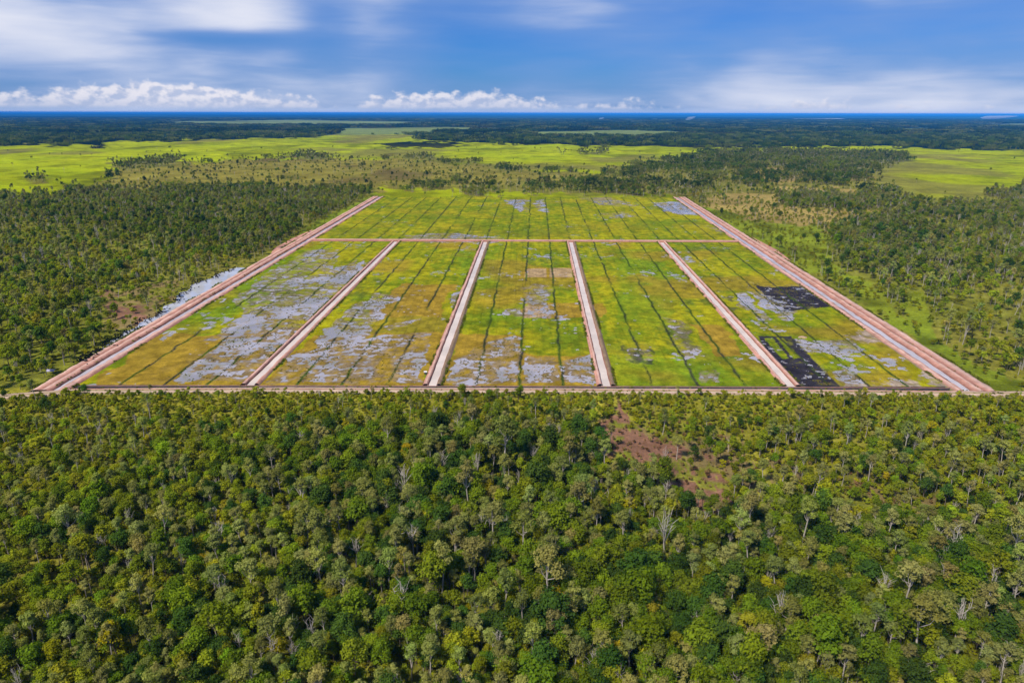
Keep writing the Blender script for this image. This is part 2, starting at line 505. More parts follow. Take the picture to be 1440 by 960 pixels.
# areas seen on the photograph: (polygon, wetness); higher = more open water
WET = [([(330, 420), (395, 372), (440, 352), (480, 350), (470, 380), (400, 428), (350, 440)], .50),
       ([(300, 470), (420, 395), (505, 365), (470, 430), (400, 480), (330, 500)], .60),
       ([(395, 440), (480, 385), (520, 365), (455, 440), (400, 475)], .70),
       ([(240, 535), (330, 468), (430, 468), (345, 537)], .58), ([(280, 478), (330, 455), (360, 458), (300, 480)], .5),
       ([(505, 430), (530, 412), (560, 416), (535, 448), (500, 450)], .74), ([(440, 480), (500, 425), (560, 412), (520, 470), (440, 520)], .55),
       ([(420, 540), (440, 490), (545, 470), (600, 468), (595, 538)], .60), ([(375, 538), (410, 500), (450, 490), (430, 538)], .45),
       ([(540, 460), (590, 447), (585, 455), (545, 465)], .62),
       ([(635, 420), (655, 400), (650, 415), (640, 440)], .62),
       ([(640, 500), (720, 470), (735, 475), (725, 540), (625, 540)], .50), ([(735, 503), (785, 503), (790, 540), (735, 540)], .66),
       ([(790, 510), (840, 495), (848, 540), (795, 540)], .60), ([(700, 480), (735, 475), (735, 500), (690, 500)], .52),
       ([(736, 402), (772, 402), (774, 448), (737, 448)], .50), ([(710, 432), (738, 435), (735, 446), (712, 442)], .70),
       ([(1028, 415), (1048, 412), (1080, 450), (1062, 452)], .74), ([(1052, 410), (1075, 408), (1125, 445), (1100, 452)], .60),
       ([(1072, 404), (1130, 402), (1175, 428), (1100, 437)], .50), ([(1118, 478), (1140, 478), (1165, 495), (1140, 500)], .60),
       ([(1150, 480), (1200, 478), (1215, 495), (1170, 500)], .48), ([(1170, 520), (1200, 515), (1220, 540), (1180, 540)], .52),
       ([(935, 445), (960, 450), (985, 500), (960, 505)], .52), ([(880, 488), (915, 490), (920, 505), (885, 505)], .55),
       ([(985, 520), (1010, 520), (1020, 540), (990, 540)], .5), ([(560, 336), (590, 330), (640, 327), (705, 336), (705, 341), (560, 341)], .66),
       ([(712, 282), (725, 280), (744, 280), (740, 298), (728, 296)], .80), ([(753, 281), (762, 281), (766, 298), (756, 298)], .80),
       ([(812, 278), (850, 276), (900, 290), (850, 290)], .52), ([(915, 286), (940, 283), (970, 283), (1000, 302), (985, 304), (935, 298)], .92),
       ([(840, 300), (870, 298), (900, 306), (860, 308)], .42), ([(1020, 292), (1000, 300), (1040, 322)], .5),
       ([(1000, 320), (1030, 318), (1030, 330)], .45)]
OCHRE = [[(200, 545), (290, 470), (430, 462), (345, 545)], [(120, 545), (220, 470), (330, 470), (240, 545)], [(360, 545), (440, 470), (620, 468), (600, 545)],
         [(610, 545), (650, 468), (740, 470), (735, 545)], [(735, 545), (735, 500), (850, 500), (850, 545)], [(738, 377), (805, 377), (808, 391), (737, 391)],
         [(737, 425), (850, 425), (852, 447), (737, 448)], [(560, 400), (640, 400), (615, 445), (520, 445)], [(970, 455), (1010, 455), (1050, 500), (1010, 500)]]
GREEN = [[(230, 450), (330, 400), (420, 345), (470, 345), (420, 400), (300, 462), (180, 520)], [(500, 480), (590, 445), (580, 470), (500, 490)],
         [(690, 430), (735, 425), (735, 450), (690, 450)], [(870, 350), (930, 350), (950, 460), (870, 450)], [(860, 500), (1000, 500), (1050, 545), (862, 545)],
         [(1130, 520), (1180, 500), (1240, 545), (1180, 545)], [(640, 350), (700, 345), (700, 420), (650, 420)]]
DARK = [[(1072, 404), (1130, 402), (1176, 430), (1105, 438)], [(1064, 473), (1112, 473), (1182, 545), (1122, 545)],
        [(1060, 400), (1085, 405), (1110, 437), (1098, 437)]]
DARKHOLE = [[(1074, 476), (1086, 475), (1110, 504), (1100, 505)], [(1092, 475), (1101, 475), (1126, 503), (1116, 505)]]
SCRAPE = [[(1168, 398), (1192, 402), (1262, 448), (1340, 520), (1345, 552), (1190, 552), (1190, 537), (1285, 534), (1296, 522), (1232, 462)], [(1190, 470), (1230, 462), (1250, 480), (1210, 484)]]
WET += [([(1112, 508), (1140, 505), (1182, 545), (1125, 545)], .40)]
MUDDY = [[(870, 480), (920, 488), (925, 510), (870, 505)], [(1000, 415), (1020, 412), (1040, 440), (1025, 445)]]


def ditch_s():
    e = (0.0,) + S_CANAL + (1.0,)
    out = []
    for a, b in zip(e[:-1], e[1:]):
        out += [a + (b - a) * k / 4 for k in (1, 2, 3)]
    return out, e


DITCHES, EDGES = ditch_s()


def field_surface(x, y, upper):
    px, py = to_px(x, y)
    wid = xR(y) - xL(y); s = (x - xL(y)) / wid
    # ragged edges, drawn out along the rows
    wxp = px + (fbm(x, y, 14, 101, 3) - .5) * 26; wyp = py + (fbm(x, y, 16, 103, 3) - .5) * 10 * np.clip((py - 159) / 300, .2, 1.3)
    n1 = fbm(x, y, 40, 105, 4); n2 = fbm(x * 1.3, y * .8, 7, 107, 4); n3 = fbm(x, y, 2.2, 109, 3)
    nrow = fbm(x, y * .12, 3.0, 111, 3)
    L = lambda *a: np.array(a)[None, :]
    yg = L(.245, .226, .005); gg = L(.112, .152, .005); oc = L(.245, .148, .018); mud = L(.180, .135, .095); blk = L(.023, .020, .025)
    g = sstep(n1 + .7 * (n2 - .5) + .6 * (n3 - .5) + .5 * (nrow - .5), .18, .82)[:, None]
    col = yg * (1 - g) + gg * g
    gm = px_mask(wxp, wyp, GREEN)[:, None] * .42
    col = col * (1 - gm) + L(.105, .185, .008) * gm
    # whole strips differ a little, as each was sown apart
    strip = np.floor(np.interp(s, np.sort(np.concatenate([DITCHES, EDGES])), np.arange(len(DITCHES) + len(EDGES))))
    blk_y = np.floor((y - 290) / 46 + strip * .37)
    tone = _hash(strip.astype(np.int64), blk_y.astype(np.int64), 5)[:, None]
    col = col * (.93 + .14 * tone)
    och = sstep(fbm(x, y, 55, 113, 3), .52, .68) * .55
    om = np.maximum(px_mask(wxp, wyp, OCHRE) * .85, och * (0.35 if upper else 1.0))[:, None]
    col = col * (1 - om) + oc * (.75 + .5 * n2[:, None]) * om
    wet = np.full(px.shape, .16 if upper else .24)
    for p, v in WET: wet = np.maximum(wet, v * inpoly(wxp, wyp, p))
    n4 = fbm(x * .55, y, 3.2, 115, 3); pat = fbm(x, y, 22, 119, 3)
    n5 = fbm(x * .7, y, 1.5, 123, 2)
    rag = n2 * .42 + n3 * .42 + nrow * .22 + n4 * .45 + n5 * .25 + (pat - .5) * .6 + .05
    w = wet + (rag - .93) * 1.55 - .13
    water = sstep(w, .46, .54)
    damp = sstep(w, .0, .5)[:, None] * sstep(wet, .3, .5)[:, None] * .8
    col = col * (1 - damp) + mud * (.6 + .8 * n3[:, None]) * damp
    dk = px_mask(px + (n2 - .5) * 6, py + (n3 - .5) * 2.5, DARK) * (.55 + .45 * sstep(n2 * .5 + n3 * .4 + n4 * .4, .40, .58)); dk = dk * (1 - px_mask(px + (n3 - .5) * 3, py, DARKHOLE))
    dm = np.maximum(dk, px_mask(wxp, wyp, MUDDY) * .7 * sstep(n2, .4, .6))[:, None]
    spk = sstep(fbm(x, y * .5, 26, 117, 3), .60, .70)[:, None] * (0 if upper else .45)
    dm = np.maximum(dm, spk * .6 * sstep(n2, .46, .64)[:, None])
    col = col * (1 - dm) + blk * (.6 + 1.2 * n3[:, None]) * dm
    sc_ = px_mask(px + (n2 - .5) * 22, py + (n3 - .5) * 8, SCRAPE) * sstep(n2 * .6 + n3 * .5, .40, .58)
    sc_ = sc_[:, None] * .85
    col = col * (1 - sc_) + L(.27, .205, .165) * (.55 + .9 * n3[:, None]) * sc_
    tq = px_mask(px + (n2 - .5) * 2, py + (n3 - .5), [[(740, 378), (768, 378), (769, 390), (738, 390)], [(773, 377), (803, 377), (807, 390), (773, 390)], [(738, 430), (772, 430), (773, 447), (737, 447)]])[:, None] * .8
    col = col * (1 - tq) + L(.30, .205, .115) * (.7 + .6 * n3[:, None]) * tq
    # field drains
    z = (n2 - .5) * .10 + (n3 - .5) * .05 + .05
    d = np.full(px.shape, 9.0)
    lines = DITCHES + (list(S_CANAL) if upper else [])
    for k, sd in enumerate(lines):
        wob = (fbm(y, y * 0 + k, 9, 121 + k, 3) - .5) * 2.4
        gap = fbm(y, y * 0 + 7 * k, 38, 141 + k, 2)
        dd = np.abs((s - sd) * wid - wob) + np.where(gap < .22, .7, 0)
        d = np.minimum(d, dd)
    di = sstep(d, 1.15, .25)
    dcol = np.where((fbm(x, y, 12, 161, 2) > .52)[:, None], L(.035, .034, .026), L(.045, .075, .010))
    fade = (.45 + .55 * sstep(fbm(x, y, 30, 163, 2), .3, .55))
    k = (di * fade)[:, None]
    col = col * (1 - k) + dcol * k
    mot = fbm(x, y, 4.5, 167, 4)
    col = col * (.80 + .40 * sstep(mot, .28, .72))[:, None]
    z = z - .07 * di - .22 * water * (1 - di * .6)
    fine_line = sstep(np.abs(((s * wid) % 5.25) - 2.6), .55, .25) * .25 * sstep(fbm(x, y, 60, 165, 2), .45, .6)
    col = col * (1 - fine_line[:, None] * .6)
    return col, z


def build_paddock(s0, s1, y0, y1, inset0, inset1, res, upper, label):
    n_s = int(((s1 - s0) * 410) / res); n_y = int((y1 - y0) / res)
    ys = np.linspace(y0, y1, n_y); t = np.linspace(0, 1, n_s)
    T, Y = np.meshgrid(t, ys)
    wid = xR(Y) - xL(Y)
    x0 = xL(Y) + s0 * wid + inset0; x1 = xL(Y) + s1 * wid - inset1
    X = (x0 + (x1 - x0) * T).ravel(); Y = Y.ravel()
    if upper: Y = Y + sstep((Y - y0) / (y1 - y0), .6, 1.0) * ((fbm(X, X * 0, 70, 701, 4) - .5) * 46 - 2)
    col, z = field_surface(X, Y, upper)
    me = mesh_np('paddock', np.stack([X, Y, z], 1), grid_faces(n_s, n_y), [M_FIELD], colors=np.clip(col, .004, .8), smooth=True)
    o = obj('paddock', me, kind='structure', label=label)
    c = [(xL(yy) + s * (xR(yy) - xL(yy)) + i, yy, -.085) for s, yy, i in ((s0, y0, inset0), (s1, y0, -inset1), (s1, y1 - 35 * upper, -inset1), (s0, y1 - 35 * upper, inset0))]
    wm = mesh_np('standing_water', np.array(c, float), np.array([[0, 1, 2, 3]]), [M_FLOOD])
    obj('standing_water', wm, o)
    return o


names = ['flooded green and ochre paddock beside the red canal with the pond', 'paddock with pale flood patches between two muddy canals',
         'middle paddock with tan squares and furrowed brown plots', 'greenest long paddock with faint dark mud smears',
         'paddock with two blackened squares beside the grey canal']
for k in range(5):
    build_paddock(EDGES[k], EDGES[k + 1], YF, YM - 4.0, .2 if k == 0 else 4.6, .2 if k == 4 else 4.6, .78, False, names[k])
build_paddock(0.0, 1.0, YM + 4.0, YT, .2, .2, 1.5, True, 'wide far paddock beyond the cross bank with a blue corner pool')


# ------------------------------------------------------------------ canals, banks and tracks
def sweep(path, profile, step=1.6, wob=0.35, seed=1, zrough=.18, drift=0.0):
    """ribbon along a polyline; profile = [(offset to the right, height, colour)]; returns verts, faces, colours"""
    path = np.array(path, float)
    seg = np.hypot(*np.diff(path, axis=0).T); cum = np.concatenate([[0], np.cumsum(seg)])
    n = max(3, int(cum[-1] / step)); t = np.linspace(0, cum[-1], n)
    cx = np.interp(t, cum, path[:, 0]); cy = np.interp(t, cum, path[:, 1])
    tx = np.gradient(cx); ty = np.gradient(cy); l = np.hypot(tx, ty); tx /= l; ty /= l
    V = []; C = []
    m = len(profile)
    for k, (o, z, c) in enumerate(profile):
        off = o + (fbm(t, t * 0 + k * 3.7, 7, seed + k, 3) - .5) * 2 * wob
        if drift: off = off + (fbm(t, t * 0 + 2.2, 55, seed + 300, 3) - .5) * drift * (1.0 if k < m // 2 else .55)
        X = cx + ty * off; Y = cy - tx * off
        zz = z + (fbm(t, t * 0 + k * 5.1, 3.5, seed + 50 + k, 3) - .5) * 2 * (zrough if 0 < k < m - 1 else 0)
        V.append(np.stack([X, Y, zz], 1))
        g = (.55 + .45 * fbm(t, t * 0 + k * 2.3, 14, seed + 90 + k, 4) + .45 * fbm(t, t * 0 + k * 1.3, 3, seed + 190 + k, 2))[:, None]
        C.append(np.array(c)[None, :] * g)
    V = np.stack(V, 1).reshape(-1, 3); C = np.stack(C, 1).reshape(-1, 3)
    return V, grid_faces(m, n)[:, ::-1], C


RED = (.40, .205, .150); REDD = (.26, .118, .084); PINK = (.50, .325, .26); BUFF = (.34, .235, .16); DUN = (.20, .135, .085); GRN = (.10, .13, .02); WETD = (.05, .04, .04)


def line_s(s, y0, y1, off=0.0, n=8):
    ys = np.linspace(y0, y1, n)
    return [(float(xL(v) + s * (xR(v) - xL(v)) + off), float(v)) for v in ys]


def bank(parent, path, prof, seed, **kw):
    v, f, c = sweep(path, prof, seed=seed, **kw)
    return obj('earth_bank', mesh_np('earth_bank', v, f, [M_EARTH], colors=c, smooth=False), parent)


def water_strip(parent, path, half, z, mat, seed):
    v, f, c = sweep(path, [(-half, z, (1, 1, 1)), (0, z, (1, 1, 1)), (half, z, (1, 1, 1))], step=6, wob=0.0, seed=seed, zrough=0)
    return obj('canal_water', mesh_np('canal_water', v, f, [mat], smooth=True), parent)


canal_labels = ['pale muddy canal between red banks nearest the flooded paddock', 'straight cream canal with a white pump box on its bank',
                'cream canal beside the tan squares and furrowed plots', 'pale canal running past the blackened squares']
for k, s in enumerate(S_CANAL):
    root = bpy.data.objects.new('irrigation_canal', None); COL.objects.link(root)
    root['kind'] = 'structure'; root['label'] = canal_labels[k]
    root.location = (float(xL(YF) + s * (xR(YF) - xL(YF))), YF, 0)
    pth = line_s(s, YF + 0.5, YM - 3.2)
    lp = [(x - root.location[0], y - root.location[1]) for x, y in pth]
    w = 1.6
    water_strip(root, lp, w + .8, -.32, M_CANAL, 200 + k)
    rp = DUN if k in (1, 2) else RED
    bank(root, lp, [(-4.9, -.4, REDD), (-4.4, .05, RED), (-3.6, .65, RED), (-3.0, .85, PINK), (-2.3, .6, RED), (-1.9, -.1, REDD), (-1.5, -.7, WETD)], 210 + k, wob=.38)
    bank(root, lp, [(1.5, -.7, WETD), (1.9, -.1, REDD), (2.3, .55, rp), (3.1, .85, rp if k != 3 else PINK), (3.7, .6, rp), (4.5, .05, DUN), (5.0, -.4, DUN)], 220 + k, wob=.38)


def perimeter(name, path, profs, water, label, seed):
    root = bpy.data.objects.new(name, None); COL.objects.link(root)
    root['kind'] = 'structure'; root['label'] = label
    root.location = (path[0][0], path[0][1], 0)
    lp = [(x - path[0][0], y - path[0][1]) for x, y in path]
    for k, pr in enumerate(profs): bank(root, lp, pr, seed + 20 * k, wob=.8, zrough=.3, drift=1.6 if k == (0 if path[0][0] < 0 else 1) else 0)
    for off, half, z, mat in water:
        water_strip(root, [(x + off, y) for x, y in lp], half, z, mat, seed + 7)
    return root


# left: wide track bank, silty canal, inner bank (offsets from the paddock edge, positive to the right)
perimeter('perimeter_canal', line_s(0.0, 286.0, YT, 0.0),
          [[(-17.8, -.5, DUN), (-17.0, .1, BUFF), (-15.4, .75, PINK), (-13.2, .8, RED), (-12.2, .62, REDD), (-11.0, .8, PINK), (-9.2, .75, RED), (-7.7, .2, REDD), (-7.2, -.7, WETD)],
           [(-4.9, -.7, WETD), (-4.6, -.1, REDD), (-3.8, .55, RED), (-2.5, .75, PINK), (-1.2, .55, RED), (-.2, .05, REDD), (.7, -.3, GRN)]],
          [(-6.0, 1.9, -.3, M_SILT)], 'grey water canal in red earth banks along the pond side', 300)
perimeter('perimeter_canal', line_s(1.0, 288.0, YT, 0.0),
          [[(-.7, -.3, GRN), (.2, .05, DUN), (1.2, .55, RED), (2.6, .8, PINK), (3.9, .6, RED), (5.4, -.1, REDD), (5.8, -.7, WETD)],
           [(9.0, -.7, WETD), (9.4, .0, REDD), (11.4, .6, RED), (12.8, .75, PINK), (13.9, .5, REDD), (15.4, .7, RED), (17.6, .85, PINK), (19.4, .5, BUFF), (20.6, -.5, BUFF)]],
          [(7.4, 2.6, -.3, M_SILT)], 'grey water canal in pale red banks along the open grass strip', 360)


def track(name, path, prof, seed, label, step=2.0, wob=.4):
    v, f, c = sweep(path, prof, step=step, wob=wob, seed=seed, zrough=.10)
    return obj(name, mesh_np(name, v, f, [M_EARTH], colors=c, smooth=False), kind='structure', label=label)


PALEE = (.42, .30, .22)
xa, xb = float(xL(YM)), float(xR(YM))
track('cross_bank', [(xa - 1, YM + 3), (0, YM), (xb + 2, YM - 1)],
      [(-4.4, -.5, REDD), (-3.4, .5, RED), (-1.6, 1.15, RED), (0, 1.2, PINK), (1.6, 1.1, RED), (3.4, .5, REDD), (4.4, -.5, REDD)], 400, 'thin red earth bank crossing the paddocks')
front = [ground(-500, 566), ground(0, 558), ground(110, 550), ground(400, 548), ground(720, 549), ground(1100, 551), ground(1420, 554), ground(1800, 556)]
track('front_track', front, [(-3.6, -.4, GRN), (-2.9, .22, BUFF), (-1.9, .35, PALEE), (-.9, .30, BUFF), (0, .34, (.20, .17, .05)), (.9, .30, PALEE), (1.9, .35, PALEE), (2.9, .2, BUFF), (3.6, -.4, GRN)],
      410, 'pale earth track along the front of the paddocks', wob=.3)
fd = [(float(xL(YF)) - 4, YF - 3.2), (-100, YF - 2.6), (50, YF - 2.9), (float(xR(YF)) + 1, YF - 3.6)]
track('drain_bank', fd, [(-2.9, -.2, DUN), (-2.2, .2, RED), (-1.4, .1, WETD), (-.2, -.35, (.03, .025, .03)), (.9, -.35, (.03, .03, .03)), (1.8, .25, REDD), (2.6, .45, RED), (3.6, .1, DUN), (4.2, -.3, DUN)],
      420, 'narrow dark drain dug beside the front track')
# excavated red aprons beside the perimeter banks
for k, (poly, lab) in enumerate([([(374, 368), (385, 349), (410, 335), (440, 322), (428, 338), (400, 352)], 'wide scraped red clearing beside the pond side canal'),
                                 ([(1046, 333), (1058, 333), (1095, 352), (1112, 366), (1090, 362), (1066, 349)], 'wide scraped red clearing beside the grassy side canal')]):
    P = np.array([ground(*p) for p in poly]); c = P.mean(0)
    rings = []
    for q in np.linspace(0, 1, 10):
        pts = []
        for i in range(len(P)):
            for t in np.linspace(0, 1, 8, endpoint=False): pts.append(c + ((P[i] * (1 - t) + P[(i + 1) % len(P)] * t) - c) * q)
        rings.append(pts)
    R = np.array(rings); nr, nc = R.shape[:2]
    R = np.concatenate([R, R[:, :1]], 1)
    X, Y = R[..., 0].ravel(), R[..., 1].ravel()
    Z = .12 + .55 * fbm(X, Y, 6, 431 + k, 3) * (1 - np.repeat(np.linspace(0, 1, nr) ** 4, nc + 1)) - .4 * np.repeat(np.linspace(0, 1, nr) ** 6, nc + 1)
    cc = np.array(RED)[None, :] * (.7 + .7 * fbm(X, Y, 5, 433, 3))[:, None]
    obj('scraped_earth', mesh_np('scraped_earth', np.stack([X, Y, Z], 1), grid_faces(nc + 1, nr), [M_EARTH], colors=cc, smooth=False), kind='structure', label=lab)


# the pond outside the left bank: ragged sheet
def build_pond():
    edge_in = [(120, 512), (160, 487), (200, 463), (250, 435), (300, 408), (352, 377)]
    edge_out = [(112, 511), (140, 492), (182, 464), (228, 438), (268, 402), (332, 376)]
    n = 120
    def samp(e):
        P = np.array([ground(*p) for p in e]); q = np.linspace(0, len(P) - 1, n)
        return np.stack([np.interp(q, np.arange(len(P)), P[:, 0]), np.interp(q, np.arange(len(P)), P[:, 1])], 1)
    a, b = samp(edge_in), samp(edge_out)
    a[:, 0] = np.minimum(a[:, 0], xL(a[:, 1]) - 16.6) ; a[:, 0] = np.maximum(a[:, 0], xL(a[:, 1]) - 17.4)
    b[:, 0] += (fbm(b[:, 1], b[:, 1] * 0, 5, 501, 3) - .5) * 7
    V = []
    for t in np.linspace(0, 1, 6): V.append(a * (1 - t) + b * t)
    V = np.stack(V, 1).reshape(-1, 2)
    V = np.concatenate([V, np.full((len(V), 1), .16)], 1)
    obj('pond', mesh_np('pond', V, grid_faces(6, n), [M_POND], smooth=True), kind='structure', label='narrow silver flood pond outside the red bank')
    return a, b


POND_A, POND_B = build_pond()
# faint wheel path curving down from the track
wp = [ground(*p) for p in [(652, 545 + 3), (634, 553), (630, 562), (632, 572), (640, 582), (660, 596)]]
track('path', wp, [(-1.3, -.02, (.05, .04, .02)), (-.5, .30, (.045, .035, .025)), (.5, .30, (.05, .04, .03)), (1.3, -.02, (.05, .05, .02))], 520, 'faint dark path curving into the trees', wob=.15)


# ------------------------------------------------------------------ trees
def tube(V, Fc, pts, rad, n=5):
    base = len(V)
    pts = [np.array(p, float) for p in pts]
    for i, p in enumerate(pts):
        d = pts[min(i + 1, len(pts) - 1)] - pts[max(i - 1, 0)]
        d = d / (np.linalg.norm(d) + 1e-9)
        u = np.cross(d, [0.31, .95, .05]); u /= np.linalg.norm(u) + 1e-9; w = np.cross(d, u)
        for k in range(n):
            a = 2 * math.pi * k / n
            V.append(p + (u * math.cos(a) + w * math.sin(a)) * rad[i])
    for i in range(len(pts) - 1):
        for k in range(n):
            a = base + i * n + k; b = base + i * n + (k + 1) % n
            Fc.append((a, b, b + n, a + n))


def leaves(r, lobes, n, size, up=.35):
    """leaf sprays spread over lobes (centre, radius, flatten)"""
    w = np.array([l[1] ** 2 for l in lobes]); w /= w.sum()
    which = r.choice(len(lobes), n, p=w)
    C = np.array([l[0] for l in lobes])[which]; R = np.array([l[1] for l in lobes])[which]; Fl = np.array([l[2] for l in lobes])[which]
    d = r.normal(size=(n, 3)); d /= np.linalg.norm(d, axis=1)[:, None]
    flip = (d[:, 2] < -.25) & (r.random(n) < .7); d[flip, 2] *= -1
    rad = R * (.55 + .45 * r.random(n) ** .5) * (1 + .22 * r.normal(size=n))
    P = C + d * rad[:, None] * np.stack([np.ones(n), np.ones(n), Fl], 1)
    N = d + np.array([0, 0, up]) + r.normal(size=(n, 3)) * .45
    N /= np.linalg.norm(N, axis=1)[:, None]
    ref = r.normal(size=(n, 3)); U = np.cross(N, ref); U /= np.linalg.norm(U, axis=1)[:, None] + 1e-9; Wv = np.cross(N, U)
    s = size * (.6 + .8 * r.random(n)); a = s[:, None] * U; b = (s * (.45 + .4 * r.random(n)))[:, None] * Wv
    nn = N * (s * .18)[:, None]
    V = np.stack([P - a - nn, P - b * 1.0 + nn * .4, P + a - nn, P + b + nn * .4], 1).reshape(-1, 3)
    return V, np.arange(n * 4).reshape(-1, 4)


def make_tree(seed, kind, lod=0):
    r = np.random.default_rng(seed)
    V, Fc = [], []
    lobes = []
    sides = (6, 4, 3)[lod]
    if kind == 'evergreen':      # dense rounded crown
        h = 8.5 + 2.5 * r.random(); cr = 2.3 + .8 * r.random(); fork = h * .42; nl = 11; leaf = .255; n = 1450; fl = .8; tr = .16
    elif kind == 'paperbark':    # tall pale trunk, airy grey-green crown carried high
        h = 11.0 + 3 * r.random(); cr = 1.9 + .8 * r.random(); fork = h * .55; nl = 9; leaf = .215; n = 1050; fl = .75; tr = .17
    elif kind == 'woodland':     # light yellow-green, loose
        h = 7.5 + 2.5 * r.random(); cr = 1.9 + .8 * r.random(); fork = h * .45; nl = 8; leaf = .235; n = 950; fl = .75; tr = .12
    elif kind == 'dead':
        h = 9.5 + 4 * r.random(); cr = 2.2; fork = h * .4; nl = 7; leaf = 0; n = 0; fl = 1; tr = .17
    elif kind == 'shrub':
        h = 1.9 + .8 * r.random(); cr = 1.2; fork = .3; nl = 5; leaf = .26; n = 190; fl = .8; tr = .05
    lean = r.normal(size=2) * h * .035
    tp = [(0, 0, -.3), (lean[0] * .4 + r.normal() * .1, lean[1] * .4 + r.normal() * .1, fork * .5), (lean[0], lean[1], fork)]
    tube(V, Fc, tp, [tr * 1.35, tr, tr * .85], sides)
    f0 = np.array(tp[-1])
    a0 = r.random() * 6.28
    for k in range(nl):
        ang = a0 + k * 2.4 + r.normal() * .3
        t = (k + .5) / nl
        out = cr * (.25 + .75 * r.random()) * (1.0 - .45 * t)
        z = fork + (h - fork) * (.30 + .62 * t) + r.normal() * .25
        end = np.array([lean[0] + math.cos(ang) * out, lean[1] + math.sin(ang) * out, z])
        start = f0 if k % 2 == 0 else f0 + (np.array([lean[0], lean[1], h * .85]) - f0) * (.15 + .5 * t)
        mid = start * .5 + end * .5 + np.array([math.cos(ang) * out * .18, math.sin(ang) * out * .18, -.2 if kind != 'dead' else .2])
        if lod < 2: tube(V, Fc, [start, mid, end], [tr * .55, tr * .38, tr * .14], max(3, sides - 2))
        if kind == 'dead':
            for q in range(5):
                a2 = r.random() * 6.28; st = start + (end - start) * (.45 + .12 * q); L = .9 + r.random() * 1.2
                e2 = st + np.array([math.cos(a2) * L * .7, math.sin(a2) * L * .7, L * .75])
                tube(V, Fc, [st, (st + e2) / 2 + r.normal(size=3) * .1, e2], [tr * .3, tr * .2, tr * .08], 3)
        rl = cr * (.38 + .22 * r.random()) * (1.0 if kind != 'paperbark' else .9)
        lobes.append((end, rl, fl))
    tube(V, Fc, [f0, (lean[0] * 1.2, lean[1] * 1.2, (fork + h) / 2), (lean[0] * 1.3, lean[1] * 1.3, h * .93)], [tr * .75, tr * .5, tr * .12], max(3, sides - 1))
    lobes.append((np.array([lean[0] * 1.2, lean[1] * 1.2, h * .9]), cr * .45, fl))
    if kind == 'dead': cv, cf = np.zeros((0, 3)), np.zeros((0, 4), int)
    else:
        mul = (1.0, .34, .13)[lod]; sz = (1.0, 1.65, 2.6)[lod]
        cv, cf = leaves(r, lobes, int(n * mul), leaf * sz)
        top = cv[:, 2].max() if len(cv) else h
    return np.array(V), np.array(Fc), cv, cf


BARK = {'evergreen': M_BROWN, 'paperbark': M_PALE, 'woodland': M_BROWN, 'dead': M_DEAD, 'shrub': M_BROWN}


def joined_tree(seed, kind, lod, bark=None, nm='tree'):
    v, f, cv, cf = make_tree(seed, kind, lod)
    if len(cv):
        vv = np.vstack([v, cv]); ff = np.vstack([f, cf + len(v)]); mi = np.concatenate([np.zeros(len(f)), np.ones(len(cf))])
    else: vv, ff, mi = v, f, np.zeros(len(f))
    return mesh_np(nm, vv, ff, [bark or BARK[kind], M_LEAF], mi)


def canopy_patch(seed, size, n, leaf, hmin, hmax):
    """a far stand of trees: many crowns joined"""
    r = np.random.default_rng(seed); lobes = []
    V, Fc = [], []
    k = int((size / 5.0) ** 2 * .5) if size < 50 else 44
    for i in range(k):
        a = r.random() * 6.28; q = size * .5 * math.sqrt(r.random())
        hh = hmin + (hmax - hmin) * r.random(); R = (2.6 if size < 50 else size * .1) * (.7 + .6 * r.random())
        c = np.array([math.cos(a) * q, math.sin(a) * q, hh])
        lobes.append((c, R, .8 if size < 50 else .35)); lobes.append((c - [0, 0, hh * .45], R * .8, 1.0 if size < 50 else .35))
    cv, cf = leaves(r, lobes, n, leaf)
    return mesh_np('canopy', cv, cf, [M_LEAF], np.zeros(len(cf)))


def src_collection(name, meshes):          # meshes kept aside, only to be repeated
    c = bpy.data.collections.new(name)
    for k, me in enumerate(meshes):
        o = bpy.data.objects.new('%s_%02d' % (name, k), me); c.objects.link(o)
    return c


